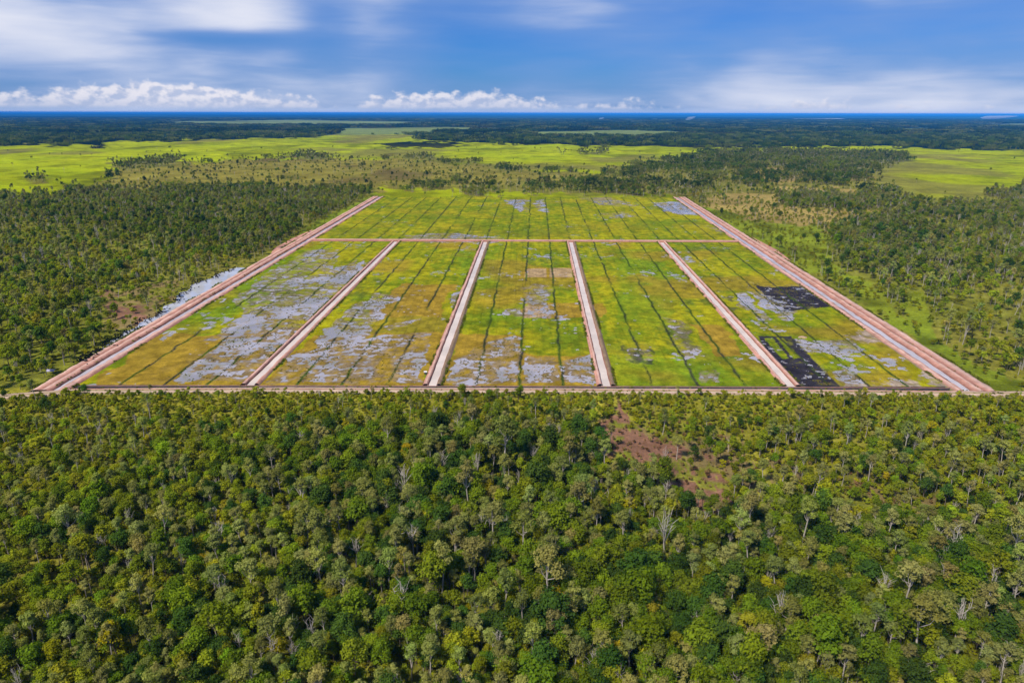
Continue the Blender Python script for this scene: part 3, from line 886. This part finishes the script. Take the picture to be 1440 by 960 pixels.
def scatter(name, coll, P, scale, rot, idx, tint, **props):
    me = bpy.data.meshes.new(name)
    me.vertices.add(len(P)); me.vertices.foreach_set('co', np.asarray(P, np.float32).ravel())
    for nm, ty, dat, key in (('size', 'FLOAT_VECTOR', scale, 'vector'), ('turn', 'FLOAT_VECTOR', rot, 'vector'), ('pick', 'INT', idx, 'value'), ('tint', 'FLOAT_VECTOR', tint, 'vector')):
        at = me.attributes.new(nm, ty, 'POINT'); at.data.foreach_set(key, np.asarray(dat, np.int32 if ty == 'INT' else np.float32).ravel())
    o = obj(name, me, kind='stuff', **props)
    ng = bpy.data.node_groups.new(name + '_nodes', 'GeometryNodeTree')
    ng.interface.new_socket('Geometry', in_out='INPUT', socket_type='NodeSocketGeometry')
    ng.interface.new_socket('Geometry', in_out='OUTPUT', socket_type='NodeSocketGeometry')
    gi = ng.nodes.new('NodeGroupInput'); go = ng.nodes.new('NodeGroupOutput')
    ci = ng.nodes.new('GeometryNodeCollectionInfo'); ci.inputs['Collection'].default_value = coll
    ci.inputs['Separate Children'].default_value = True; ci.inputs['Reset Children'].default_value = True
    ip = ng.nodes.new('GeometryNodeInstanceOnPoints'); ip.inputs['Pick Instance'].default_value = True
    def named(nm, ty):
        a = ng.nodes.new('GeometryNodeInputNamedAttribute'); a.data_type = ty; a.inputs['Name'].default_value = nm
        return a.outputs[0]
    ng.links.new(gi.outputs[0], ip.inputs['Points']); ng.links.new(ci.outputs[0], ip.inputs['Instance'])
    ng.links.new(named('pick', 'INT'), ip.inputs['Instance Index'])
    e2r = ng.nodes.new('FunctionNodeEulerToRotation'); ng.links.new(named('turn', 'FLOAT_VECTOR'), e2r.inputs[0])
    ng.links.new(e2r.outputs[0], ip.inputs['Rotation'])
    ng.links.new(named('size', 'FLOAT_VECTOR'), ip.inputs['Scale'])
    ng.links.new(ip.outputs[0], go.inputs[0])
    md = o.modifiers.new('scatter', 'NODES'); md.node_group = ng
    return o


NV = 11
KINDS = ('evergreen', 'paperbark', 'woodland', 'dead')
near_sets = {k: [make_tree(100 * i + 11 * j, k, 0) for j in range(NV)] for i, k in enumerate(KINDS)}


def jitter_points(x0, x1, y0, y1, cell):
    nx, ny = int((x1 - x0) / cell), int((y1 - y0) / cell)
    gx, gy = np.meshgrid(np.arange(nx), np.arange(ny))
    x = x0 + (gx.ravel() + rng.random(nx * ny)) * cell; y = y0 + (gy.ravel() + rng.random(nx * ny)) * cell
    return x, y


PALETTE = np.array([(.125, .190, .010), (.215, .262, .012), (.300, .300, .016), (.245, .265, .050), (.305, .295, .085), (.350, .310, .010), (.070, .125, .016)])


def forest_mix(x, y):
    """density 0..1, and the weight of dark evergreen / pale / yellow-green trees"""
    c = cover(x, y); px, py = c['px'], c['py']
    cl = fbm(x, y, 45, 601, 3)
    dens = .80 + .5 * (cl - .5)
    # the foreground forest
    fg = py > 556
    dens = np.where(fg & (py < 640), dens * (.22 + .6 * sstep(py, 572, 640)), dens)
    openl = blob(px, py, 60, 760, 230, 150) * .45 + blob(px, py, 210, 860, 130, 60) * .25 + blob(px, py, 1010, 625, 210, 62) * .80 + blob(px, py, 1240, 700, 200, 40) * .35
    dens = np.where(fg, dens * (1 - openl), dens)
    # side woods: open near the bottom corners
    lo = (py < 556) & (py > 255)
    dens = np.where(lo & (px < 720), dens * (1 - .45 * blob(px, py, 230, 440, 170, 60) - .4 * blob(px, py, 40, 520, 120, 50) - .25 * blob(px, py, 60, 310, 160, 20)), dens)
    dens = np.where(lo & (px > 720), dens * (1 - .45 * blob(px, py, 1350, 490, 130, 50) - .35 * blob(px, py, 1350, 330, 150, 25)), dens)
    gaps = sstep(fbm(x, y, 30, 607, 3), .36, .50)
    dens = dens * np.where(fg, .62 + .38 * gaps, .35 + .65 * gaps)
    side = (py < 556)
    patch = sstep(fbm(x, y, 70, 617, 4), .36, .58)
    dens = np.where(side & (py > 225), dens * (.42 + .62 * patch), dens)
    scrub = sstep(py, 305, 280) * sstep(py, 222, 238)
    scrub = scrub * (1 - .75 * ((px > 860) & (py < 285)))
    dens = dens * (1 - .30 * scrub * (1 - .8 * sstep(fbm(x, y * .7, 110, 619, 3), .50, .58)))
    belt = any_poly(px + (cl - .5) * 30, py + (fbm(x, y, 60, 621, 3) - .5) * 12, BELT)
    dens = np.where(belt, np.maximum(dens, .40 + .50 * patch), dens)
    dens = np.where(c['savanna'] & ~belt, np.where(px > 900, .02, .16), dens)
    dens = np.where(c['marsh'] | c['fargreen'], .0015, dens)
    dens = np.where(c['pale'], 0, dens)
    dens = np.where(c['grass'], .015, dens)
    dens = np.where(c['bare'], .03, dens); dens = np.where(c['tan'], np.minimum(dens, .16), dens)
    dens = np.where(c['strip'], .80, dens)
    dark = .20 + .8 * (blob(px, py, 620, 720, 330, 130) + blob(px, py, 1150, 860, 330, 110) + .7 * blob(px, py, 800, 900, 600, 90) + .9 * blob(px, py, 60, 480, 100, 90) + blob(px, py, 300, 330, 220, 32) + .6 * blob(px, py, 1250, 350, 200, 60)) + 1.1 * (fbm(x, y, 60, 611, 3) - .5)
    yel = .25 + .8 * (blob(px, py, 80, 750, 260, 180) + blob(px, py, 1280, 620, 230, 70) + blob(px, py, 700, 575, 800, 28) + .8 * blob(px, py, 200, 440, 250, 70) + .6 * blob(px, py, 1380, 480, 120, 80) + .35 * (py < 556)) + 1.0 * (fbm(x, y, 50, 613, 3) - .5)
    dens = dens * (0.72 + .38 * np.clip(dark, 0, 1))
    return np.clip(dens, 0, 1), np.clip(dark, .02, 1.6), np.clip(yel, .02, 1.6), c


def dress(n, kind, dark, yel):
    """albedo of each crown"""
    a = rng.random(n)
    p = PALETTE
    t = np.zeros((n, 3))
    m = kind == 0; t[m] = p[0] * a[m, None] + p[1] * (1 - a[m, None])
    k = m & (rng.random(n) < .35); t[k] = p[6]
    m = kind == 1; t[m] = p[3] * a[m, None] + p[4] * (1 - a[m, None])
    m = kind == 2; t[m] = p[1] * a[m, None] + p[2] * (1 - a[m, None])
    k = m & (rng.random(n) < .05); t[k] = p[5]
    m = kind == 3; t[m] = p[4]
    t = t * (.72 + .56 * rng.random(n))[:, None] * (1 + rng.normal(size=(n, 3)) * .06)
    t = t * (1.10 - .24 * np.clip(dark, 0, 1))[:, None]
    return np.clip(t, .006, .5)


def choose(n, dark, yel):
    pale = .42 + .0 * dark
    w = np.stack([dark * 1.1, pale, yel, np.full(n, .075)], 1); w /= w.sum(1)[:, None]
    u = rng.random(n)[:, None]
    return (u > np.cumsum(w, 1)).sum(1).clip(0, 3)


def pond_clear(x, y):
    lim = np.interp(y, POND_B[:, 1], POND_B[:, 0])
    return (x < 0) & (y > POND_B[:, 1].min()) & (y < POND_B[:, 1].max() + 6) & (x > lim - 1)


# near and middle woods
X, Y = jitter_points(-330, 330, 70, 292, 1.98)
d, dk, ye, c = forest_mix(X, Y)
ok = (rng.random(len(X)) < d) & ~in_field(X, Y, 2.0) & (np.abs(X) < .95 * Y + 60) & (Y < 283) & (np.hypot(X, Y) > 45)
ok &= ~((c['py'] < 556) & (c['px'] > -500))
trk = np.interp(X, [p[0] for p in front], [p[1] for p in front]); ok &= Y < trk - 4.5
X, Y, dk, ye = X[ok], Y[ok], dk[ok], ye[ok]
kind = choose(len(X), dk, ye); tint = dress(len(X), kind, dk, ye)
emergent = np.where(rng.random(len(X)) < .08, 1.35, 1.0)
size = np.clip(rng.normal(.66, .19, len(X))  , .30, 1.25) * emergent * (.80 + .30 * np.clip(dk, 0, 1)) * (.62 + .38 * sstep(to_px(X, Y)[1], 556, 640))
turn = rng.random(len(X)) * 6.28; var = rng.integers(0, NV, len(X))
px, py = to_px(X, Y)
inframe = (px > -15) & (px < 1455) & (py < 1010)
order = np.argsort(np.hypot(np.hypot(X, Y), 120))
single = np.zeros(len(X), bool)
LIMIT = {0: 300, 1: 300, 2: 300, 3: 120}
for k in range(4):
    sel = [i for i in order if kind[i] == k and inframe[i]][:LIMIT[k]]
    single[sel] = True

TREE_NAME = {0: 'evergreen_tree', 1: 'paperbark_tree', 2: 'woodland_tree', 3: 'dead_tree'}
CAT = 'tree'
part_mesh = {}
for ki, k in enumerate(KINDS):
    for j in range(NV):
        v, f, cv, cf = near_sets[k][j]
        tm = mesh_np('trunk', v, f, [BARK[k]])
        cm = mesh_np('crown', cv, cf, [M_LEAF]) if len(cv) else None
        if k == 'dead':      # the first faces are the trunk, then each bare limb with its twigs, then the leader
            ntr = 12; rest_f = f[ntr:]
            cut = [rest_f[a:a + 38] for a in range(0, len(rest_f), 38)]
            tm = mesh_np('trunk', v[:18], f[:ntr], [M_DEAD]); cm = []
            for q in cut:
                u, inv = np.unique(q, return_inverse=True)
                cm.append(mesh_np('limb', v[u], inv.reshape(q.shape), [M_DEAD]))
        part_mesh[ki, j] = (tm, cm)


def tone_word(kind, t):
    g = t[1]; ratio = t[0] / t[1]
    if kind == 0: return 'blackish-green' if g < .075 else ('dark-green' if g < .11 else ('deep-green' if g < .15 else 'mid-green'))
    if kind == 1: return 'grey-green' if ratio < 1.0 else ('pale-olive' if g > .17 else 'dull-olive')
    if kind == 2: return 'golden' if ratio > 1.08 else ('yellow-green' if ratio > .92 else 'fresh-green')
    return 'bleached'


NOUN = {0: 'evergreen', 1: 'paperbark', 2: 'slender tree', 3: 'dead tree'}
shape_word = {}
for ki, k in enumerate(KINDS):
    wd = []
    for j in range(NV):
        v, f, cv, cf = near_sets[k][j]; q = cv if len(cv) else v
        wd.append((np.ptp(q[:, 0]) + np.ptp(q[:, 1])) / 2 / np.ptp(q[:, 2]))
    o_ = np.argsort(np.argsort(wd))
    for j in range(NV): shape_word[ki, j] = 'narrow-crowned' if o_[j] < 3 else ('broad-crowned' if o_[j] > 4 else 'round-crowned')
    if k == 'dead':
        for j in range(NV): shape_word[ki, j] = {'n': 'narrow', 'b': 'spreading', 'r': 'many-forked'}[shape_word[ki, j][0]]


def size_word(s): return 'small' if s < .57 else ('tall' if s > .78 else 'mid-sized')


def short(i): return ('bleached dead tree' if kind[i] == 3 else tone_word(int(kind[i]), tint[i]) + ' ' + NOUN[int(kind[i])])


def article(w): return ('an ' if w[0] in 'aeiou' else 'a ') + w


idxs = np.nonzero(single)[0]
near2 = {}
for i in idxs:
    dd = (X - X[i]) ** 2 + (Y - Y[i]) ** 2; dd[i] = 1e9
    near2[i] = np.argpartition(dd, 3)[:3][np.argsort(dd[np.argpartition(dd, 3)[:3]])]
lab1 = {}; lab2 = {}
for i in idxs:
    ki = int(kind[i]); head = '%s %s %s %s' % (size_word(size[i]), tone_word(ki, tint[i]), shape_word[ki, int(var[i])], NOUN[ki])
    where = 'in the dense forest' if dk[i] > .7 else ('in mixed forest' if dk[i] > .35 else 'in open woodland')
    a, b, c3 = near2[i]
    lab1[i] = '%s beside %s %s' % (head, article(short(a)), where)
    lab2[i] = '%s between %s and %s' % (head, article(size_word(size[a]) + ' ' + short(a)), article(short(b)))
from collections import Counter
cnt = Counter(lab1.values())
for i in idxs:
    ki = int(kind[i]); tm, cm = part_mesh[ki, int(var[i])]
    e = bpy.data.objects.new(TREE_NAME[ki], None); COL.objects.link(e); e.empty_display_size = .5
    e.location = (float(X[i]), float(Y[i]), -.1); e.rotation_euler = (0, 0, float(turn[i])); s = float(size[i]); e.scale = (s, s, s * float(.9 + .25 * ((i * 7919) % 97) / 97))
    e['label'] = lab1[i] if cnt[lab1[i]] == 1 else lab2[i]; e['category'] = CAT
    e['group'] = {0: 'evergreens', 1: 'paperbarks', 2: 'slender light trees', 3: 'dead trees'}[ki] + ' of the foreground forest'
    a = bpy.data.objects.new('trunk', tm); COL.objects.link(a); a.parent = e
    if ki == 3:
        for q in cm:
            b = bpy.data.objects.new('limb', q); COL.objects.link(b); b.parent = e
    else:
        b = bpy.data.objects.new('crown', cm); COL.objects.link(b); b.parent = e
        b['tint'] = [float(q) for q in tint[i]]

near_coll = src_collection('near_tree', [joined_tree(100 * i + 11 * j, k, 0) for i, k in enumerate(KINDS) for j in range(NV)])
rest = ~single


def put(name, coll, x, y, s, kidx, tin, z=-.1, **kw):
    n = len(x)
    P = np.stack([x, y, np.full(n, z)], 1)
    rot = np.zeros((n, 3)); rot[:, 2] = rng.random(n) * 6.28; rot[:, :2] = rng.normal(size=(n, 2)) * .03
    S = np.stack([s, s, s * (.88 + .26 * rng.random(n))], 1)
    return scatter(name, coll, P, S, rot, kidx, tin, **kw)


put('forest', near_coll, X[rest], Y[rest], size[rest], kind[rest] * NV + var[rest], tint[rest], label='mixed forest of close-set trees before the front track', category='forest')

# undergrowth of low bushes
shr_coll = src_collection('shrub', [joined_tree(900 + j, 'shrub', 0) for j in range(6)])
x, y = jitter_points(-330, 330, 75, 288, 2.3)
d, dk2, ye2, c = forest_mix(x, y)
ok = (rng.random(len(x)) < .75 * np.where(c['bare'], .6, 1)) & (np.abs(x) < .95 * y + 60) & (y < np.interp(x, [p[0] for p in front], [p[1] for p in front]) - 4)
x, y, ye2 = x[ok], y[ok], ye2[ok]
a = rng.random((len(x), 1)); tn = PALETTE[1] * a + PALETTE[5] * .8 * (1 - a); tn = tn * (.6 + .7 * rng.random((len(x), 1)))
cv_ = cover(x, y); rust = (cv_['bare'] | (cv_['tan'] & (rng.random(len(x)) < .35)) | (rng.random(len(x)) < .45 * blob(cv_['px'], cv_['py'], 930, 640, 130, 55)))
ra = rng.random((rust.sum(), 1)); tn[rust] = (np.array([(.20, .095, .050)]) * ra + np.array([(.26, .20, .06)]) * (1 - ra)) * (.6 + .8 * rng.random((rust.sum(), 1)))
put('undergrowth', shr_coll, x, y, (.45 + .75 * rng.random(len(x))) * np.where(rust, .6, 1), rng.integers(0, 6, len(x)), tn, label='low bushy undergrowth between the foreground trees', category='undergrowth')

# woods left and right of the paddocks
mid_coll = src_collection('middle_tree', [joined_tree(100 * i + 11 * j, k, 1) for i, k in enumerate(KINDS) for j in range(NV)])
x, y = jitter_points(-1000, 1050, 284, 1120, 3.9)
d, dk2, ye2, c = forest_mix(x, y)
trk2 = np.interp(x, [p[0] for p in front], [p[1] for p in front])
ok = (rng.random(len(x)) < d) & ~in_field(x, y, 3.0) & (np.abs(x) < .88 * y + 40) & ~pond_clear(x, y) & ((c['py'] < 550) | (np.abs(y - trk2) > 5))
x, y, dk2, ye2 = x[ok], y[ok], dk2[ok], ye2[ok]
kd = choose(len(x), dk2, ye2); tn = dress(len(x), kd, dk2, ye2); tn = tn * (.85 + .15 * sstep(to_px(x, y)[1], 300, 420))[:, None]; sz = np.clip(rng.normal(.80, .20, len(x)), .4, 1.4); vr = rng.integers(0, NV, len(x))
for side, lab in ((x < 0, 'green wood of mixed trees beyond the pond side canal'), (x >= 0, 'grey-green wood of slender trees beyond the grassy side canal')):
    put('side_forest', mid_coll, x[side], y[side], sz[side], (kd * NV + vr)[side], tn[side], label=lab, category='forest')
x, y = jitter_points(-800, 850, 284, 1050, 6.5)
d, dk2, ye2, c = forest_mix(x, y)
ok = (rng.random(len(x)) < .5) & ~in_field(x, y, 2.0) & (np.abs(x) < .88 * y + 40) & ~pond_clear(x, y) & ((np.abs(y - np.interp(x, [p[0] for p in front], [p[1] for p in front])) > 5) | (y > 300))
x, y = x[ok], y[ok]
a = rng.random((len(x), 1)); tn = (PALETTE[1] * a + PALETTE[5] * .8 * (1 - a)) * (.6 + .6 * rng.random((len(x), 1)))
put('side_undergrowth', shr_coll, x, y, .6 + 1.0 * rng.random(len(x)), rng.integers(0, 6, len(x)), tn, label='low bushes under the woods beside the paddocks', category='undergrowth')

# beyond the far end: single trees, then stands
far_tree = src_collection('far_tree', [joined_tree(100 * i + 11 * j, k, 2) for i, k in enumerate(KINDS) for j in range(NV)])
x, y = jitter_points(-2200, 2300, 1050, 2500, 7.8)
d, dk2, ye2, c = forest_mix(x, y)
ok = (rng.random(len(x)) < d * .8 + .0008) & ~in_field(x, y, 4) & (np.abs(x) < .86 * y)
x, y, dk2, ye2 = x[ok], y[ok], dk2[ok], ye2[ok]
kd = choose(len(x), dk2, ye2); tn = dress(len(x), kd, dk2, ye2) * .62; vr = rng.integers(0, NV, len(x))
put('far_trees', far_tree, x, y, np.clip(rng.normal(.85, .22, len(x)), .45, 1.4), kd * NV + vr, tn, label='scattered and massed trees on the plain past the far paddock', category='forest')
stand = src_collection('stand', [canopy_patch(700 + j, 30, 900, .75, 6, 11) for j in range(6)])
x, y = jitter_points(-3600, 3600, 1100, 4300, 26)
d, dk2, ye2, c = forest_mix(x, y)
ok = (rng.random(len(x)) < np.where((d > .42) & ~c['strip'], d * .8, 0)) & ~in_field(x, y, 25) & (np.abs(x) < .86 * y)
x, y = x[ok], y[ok]
tn = PALETTE[rng.choice([0, 1, 3, 6, 6], len(x))] * (.38 + .5 * rng.random((len(x), 1)))
put('far_wood', stand, x, y, .8 + .5 * rng.random(len(x)), rng.integers(0, 6, len(x)), tn, z=-.6, label='dark belts of woodland around the bright marsh', category='woodland')
stand2 = src_collection('stand_far', [canopy_patch(760 + j, 110, 1000, 3.4, 5, 13) for j in range(6)])
x, y = jitter_points(-11000, 11000, 4200, 14500, 95)
d, dk2, ye2, c = forest_mix(x, y)
ok = (rng.random(len(x)) < np.where(d > .3, .9, 0)) & (np.abs(x) < .84 * y)
x, y = x[ok], y[ok]
tn = PALETTE[rng.choice([0, 6, 6, 3], len(x))] * (.25 + .4 * rng.random((len(x), 1)))
put('distant_wood', stand2, x, y, .8 + .6 * rng.random(len(x)), rng.integers(0, 6, len(x)), tn, z=-1.0, label='endless blue woodland below the horizon', category='woodland')

# weeds in the field drains and on the banks
weed = src_collection('weed', [mesh_np('weed', *leaves(np.random.default_rng(950 + j), [((0, 0, .25), .55, .7), ((.4, .2, .2), .4, .7)], 40, .22), [M_LEAF]) for j in range(4)])
wx_, wy_, wt_ = [], [], []
for k, sd in enumerate(DITCHES + list(S_CANAL)):
    yy = np.arange(YF + 2 if k < len(DITCHES) else YM + 6, YT - 2, .55); yy = yy + rng.normal(size=len(yy)) * .3
    yy = yy[np.abs(yy - YM) > 6]
    wob = (fbm(yy, yy * 0 + k, 9, 121 + k, 3) - .5) * 2.4
    xx = xL(yy) + sd * (xR(yy) - xL(yy)) + wob + rng.normal(size=len(yy)) * .30
    keep = (fbm(yy, yy * 0 + 7 * k, 38, 141 + k, 2) > .30) & (rng.random(len(yy)) < .25 + .75 * (fbm(yy, yy * 0 + k, 16, 171, 2) > .45))
    wx_.append(xx[keep]); wy_.append(yy[keep])
x = np.concatenate(wx_); y = np.concatenate(wy_)
tn = np.array([(.060, .095, .012)]) * (.5 + .9 * rng.random((len(x), 1)))
put('drain_weeds', weed, x, y, .20 + .42 * rng.random(len(x)) ** 2, rng.integers(0, 4, len(x)), tn, z=-.02, label='dark weeds lining the field drains', category='weeds')

bx, by = [], []
for s_, offs, ya, yb in [(q, (-4.6, 4.6, -4.2, 4.3), YF, YM) for q in S_CANAL] + [(0., (.2, -.4, -17.6, -16.8, -16., -8.7), 290, YT), (1., (.2, .6, 14., 19.4, 20.4, 21.), 290, YT)]:
    for of in offs:
        n = int((yb - ya) * 2.0); yy = ya + rng.random(n) * (yb - ya)
        yy = yy[fbm(yy, yy * 0 + of * 3 + s_ * 50, 18, 711, 3) > .5]
        bx.append(xL(yy) + s_ * (xR(yy) - xL(yy)) + of + rng.normal(size=len(yy)) * .35); by.append(yy)
xx = rng.uniform(-330, 330, 1500); yy = np.interp(xx, [p[0] for p in front], [p[1] for p in front]) + rng.choice([-3.4, -3.1, 0., 3.1], 1500) + rng.normal(size=1500) * .3
bx.append(xx); by.append(yy)
x = np.concatenate(bx); y = np.concatenate(by)
tn = np.array([(.17, .19, .014)]) * (.4 + .8 * rng.random((len(x), 1)))
put('bank_weeds', weed, x, y, .3 + .8 * rng.random(len(x)) ** 2, rng.integers(0, 4, len(x)), tn, z=.15, label='green weeds creeping over the canal banks and track edges', category='weeds')

# tufts of grass standing in and around the flood water
px_, py_ = [], []
for poly, wv in WET:
    P = np.array([ground(*p) for p in poly]); lo, hi = P.min(0) - 4, P.max(0) + 4
    n = int(min(4200, (hi - lo).prod() * .55 / (1 if lo[1] < YM else 3)))
    xx = lo[0] + rng.random(n) * (hi - lo)[0]; yy = lo[1] + rng.random(n) * (hi - lo)[1]
    keep_ = rng.random(n) < .35
    k = keep_ & inpoly(xx + rng.normal(size=n) * 2, yy + rng.normal(size=n) * 3, [tuple(q) for q in P]) & (fbm(xx, yy, 6, 181, 3) > .45 + .12 * wv)
    px_.append(xx[k]); py_.append(yy[k])
x = np.concatenate(px_); y = np.concatenate(py_)
sfr = (x - xL(y)) / (xR(y) - xL(y)); clear = np.min(np.abs(sfr[:, None] - np.array(EDGES)[None, :]), 1) * 410 > np.where(y < YM, 5.2, 1.5)
clear &= (np.abs(y - YM) > 6) & (y > YF + 1) & (sfr > 0) & (sfr < 1) & (y < YT)
x, y = x[clear], y[clear]
a = rng.random((len(x), 1)); tn = (np.array([(.24, .17, .03)]) * a + np.array([(.16, .19, .01)]) * (1 - a)) * (.5 + .7 * rng.random((len(x), 1)))
put('flood_grass', weed, x, y, .30 + .45 * rng.random(len(x)), rng.integers(0, 4, len(x)), tn, z=-.12, label='sparse grass tufts standing in the shallow flood water', category='grass')

# drowned, blackened scrub along the pond
q = rng.random(520); i0 = (q * (len(POND_B) - 1)).astype(int)
x = POND_B[i0, 0] + rng.normal(size=520) * 2.6 + .6; y = POND_B[i0, 1] + rng.normal(size=520) * 2
put('drowned_scrub', shr_coll, x, y, .18 + .42 * rng.random(520) ** 1.5, rng.integers(0, 6, 520), np.zeros((520, 3)) + [.016, .015, .018] * (.6 + rng.random((520, 1))), z=0., label='blackened drowned scrub along the pond edge', category='scrub')

# ------------------------------------------------------------------ small things by the canals
def box(V, Fc, c, d):
    b = len(V)
    for sx in (-.5, .5):
        for sy in (-.5, .5):
            for sz in (-.5, .5): V.append((c[0] + sx * d[0], c[1] + sy * d[1], c[2] + sz * d[2]))
    for q in ((0, 1, 3, 2), (4, 6, 7, 5), (0, 4, 5, 1), (2, 3, 7, 6), (0, 2, 6, 4), (1, 5, 7, 3)): Fc.append(tuple(b + k for k in q))


M_WHITE = plain('white_sheet', (.68, .66, .70), .55); M_TARP = plain('faded_tarpaulin', (.34, .31, .42), .6); M_POST = plain('weathered_post', (.16, .13, .11)); M_PUMP = plain('dark_pump_metal', (.07, .08, .09), .5)


def thing(name, p, label, cat):
    e = bpy.data.objects.new(name, None); COL.objects.link(e); e.location = p; e['label'] = label; e['category'] = cat
    return e


px0 = ground(73, 524)
t0 = thing('tarpaulin_shelter', (px0[0], px0[1], -.1), 'faded pale tarpaulin shelter on poles at the wood edge beside the red bank', 'shelter')
nx_, ny_ = 12, 9
gx, gy = np.meshgrid(np.linspace(-1.9, 1.9, nx_), np.linspace(-1.3, 1.3, ny_))
gz = 2.05 - .75 * np.abs(gy) / 1.3 - .14 * np.sin((gx + 1.9) / 3.8 * math.pi * 2) ** 2 + .08 * (fbm(gx * 3, gy * 3, 1, 5, 2) - .5)
tv = np.stack([gx.ravel(), gy.ravel(), gz.ravel()], 1); tf = grid_faces(nx_, ny_)
obj('sheet', mesh_np('sheet', np.vstack([tv, tv - [0, 0, .02]]), np.vstack([tf, tf[:, ::-1] + len(tv)]), [M_TARP], smooth=True), t0)
for qx in (-1.75, 1.75):
    for qy in (-1.2, 0, 1.2):
        V, Fc = [], []; tube(V, Fc, [(qx, qy, -.1), (qx, qy, 2.0 - .75 * abs(qy) / 1.3)], [.05, .04], 6)
        obj('pole', mesh_np('pole', np.array(V), np.array(Fc), [M_POST]), t0)
px0 = ground(598.5, 526)
t0 = thing('pump_box', (px0[0], px0[1], .1), 'small white-roofed pump box on the red canal bank by the front drain', 'pump box')
V, Fc = [], []; box(V, Fc, (0, 0, .45), (.9, .7, .7)); obj('housing', mesh_np('housing', np.array(V), np.array(Fc), [M_PUMP]), t0)
V, Fc = [], []
rf = [(-.8, -.65, 1.28), (.8, -.65, 1.28), (.8, 0, 1.52), (-.8, 0, 1.52), (-.8, .65, 1.28), (.8, .65, 1.28)]
rv = np.array(rf + [(a, b, c - .04) for a, b, c in rf]); rfc = np.array([(0, 1, 2, 3), (3, 2, 5, 4), (9, 8, 7, 6), (10, 11, 8, 9), (0, 6, 7, 1), (4, 5, 11, 10)])
obj('roof', mesh_np('roof', rv, rfc, [M_WHITE]), t0)
for qx in (-.7, .7):
    for qy in (-.55, .55):
        V, Fc = [], []; box(V, Fc, (qx, qy, .6), (.07, .07, 1.32)); obj('post', mesh_np('post', np.array(V), np.array(Fc), [M_POST]), t0)
V, Fc = [], []; tube(V, Fc, [(.4, 0, .35), (1.2, 0, .5), (2.1, .1, .2), (2.9, .1, -.45)], [.09, .09, .09, .09], 8); obj('pipe', mesh_np('pipe', np.array(V), np.array(Fc), [M_PUMP], smooth=True), t0)


def mound(p, rx, ry, h, seed):
    n = 22; aa = np.linspace(0, 2 * math.pi, n + 1); rr = np.linspace(0, 1, 8)
    A, Rr = np.meshgrid(aa, rr); A = A.ravel(); Rr = Rr.ravel()
    k = .8 + .4 * fbm(np.cos(A) * 2 + 5, np.sin(A) * 2 + 5, 1, seed, 3)
    V = np.stack([np.cos(A) * Rr * rx * k, np.sin(A) * Rr * ry * k, h * np.cos(Rr * math.pi / 2) ** 1.3 * (.8 + .4 * fbm(np.cos(A) * Rr * 4, np.sin(A) * Rr * 4, 1, seed + 1, 3)) - .08], 1)
    C = np.array([(.34, .225, .14)]) * (.75 + .5 * fbm(V[:, 0], V[:, 1], 1.2, seed + 2, 3))[:, None]
    o = obj('earth_mound', mesh_np('earth_mound', V, grid_faces(n + 1, 8), [M_EARTH], colors=C), label='low bare tan earth mound in the paddock near the blackened plot', category='mound')
    o.location = (p[0], p[1], 0)


mound(ground(1129, 474), 2.6, 2.3, .8, 641)

# ------------------------------------------------------------------ smoke far off
m, t, out = new_mat('smoke_air')
pv = t.n.new('ShaderNodeVolumePrincipled'); pv.inputs['Color'].default_value = (.80, .88, 1.0, 1); pv.inputs['Density'].default_value = .014
t.l.new(pv.outputs[0], out.inputs['Volume'])
for k, (px_, py_, wx, hz, drift, lab) in enumerate([(966, 171, 120, 78, 90, 'small column of white smoke rising from the distant woodland'), (843, 169, 90, 45, 60, 'faint low puff of smoke over far woodland'),
                                                     (1392, 168, 700, 88, 350, 'long drifting bank of smoke near the horizon')]):
    p = ground(px_, py_); n = 20
    aa = np.linspace(0, 2 * math.pi, n + 1); tt = np.linspace(0, 1, 14)
    A, T = np.meshgrid(aa, tt); A = A.ravel(); T = T.ravel()
    rad = wx * (.10 + .55 * T ** .7) * np.sqrt(np.clip(1 - T ** 6, 0, 1)) * (.7 + .6 * fbm(np.cos(A) * 2 + 3 * T, np.sin(A) * 2 + 9 * T, .8, 660 + k, 3))
    V = np.stack([np.cos(A) * rad + drift * T ** 1.5, np.sin(A) * rad * .6, 3 + hz * (T * .86 + .14 * fbm(A, T * 6, 1, 665, 2) * T)], 1)
    o = obj('smoke', mesh_np('smoke', V, grid_faces(n + 1, 14), [m], smooth=True), kind='stuff', label=lab, category='smoke')
    o.location = (p[0], p[1], 0)

# ------------------------------------------------------------------ air
haze_me = bpy.data.meshes.new('haze')
hx, y0, y1, z0, z1 = 62000.0, -3000.0, 95000.0, -4.2, 135.0
hv = [(-hx, y0, z0), (hx, y0, z0), (hx, y1, z0), (-hx, y1, z0), (-hx, y0, z1), (hx, y0, z1), (hx, y1, z1), (-hx, y1, z1)]
haze_me.from_pydata(hv, [], [(3, 2, 1, 0), (4, 5, 6, 7), (0, 1, 5, 4), (1, 2, 6, 5), (2, 3, 7, 6), (3, 0, 4, 7)])
m, t, out = new_mat('haze_air')
pv = t.n.new('ShaderNodeVolumePrincipled'); pv.inputs['Color'].default_value = (.03, .31, .88, 1); pv.inputs['Density'].default_value = 3.3e-5; pv.inputs['Anisotropy'].default_value = -0.3
t.l.new(pv.outputs[0], out.inputs['Volume'])
haze_me.materials.append(m)
HAZE = True
if HAZE: obj('haze', haze_me, kind='stuff', label='thin blue haze over the distant plain', category='haze')
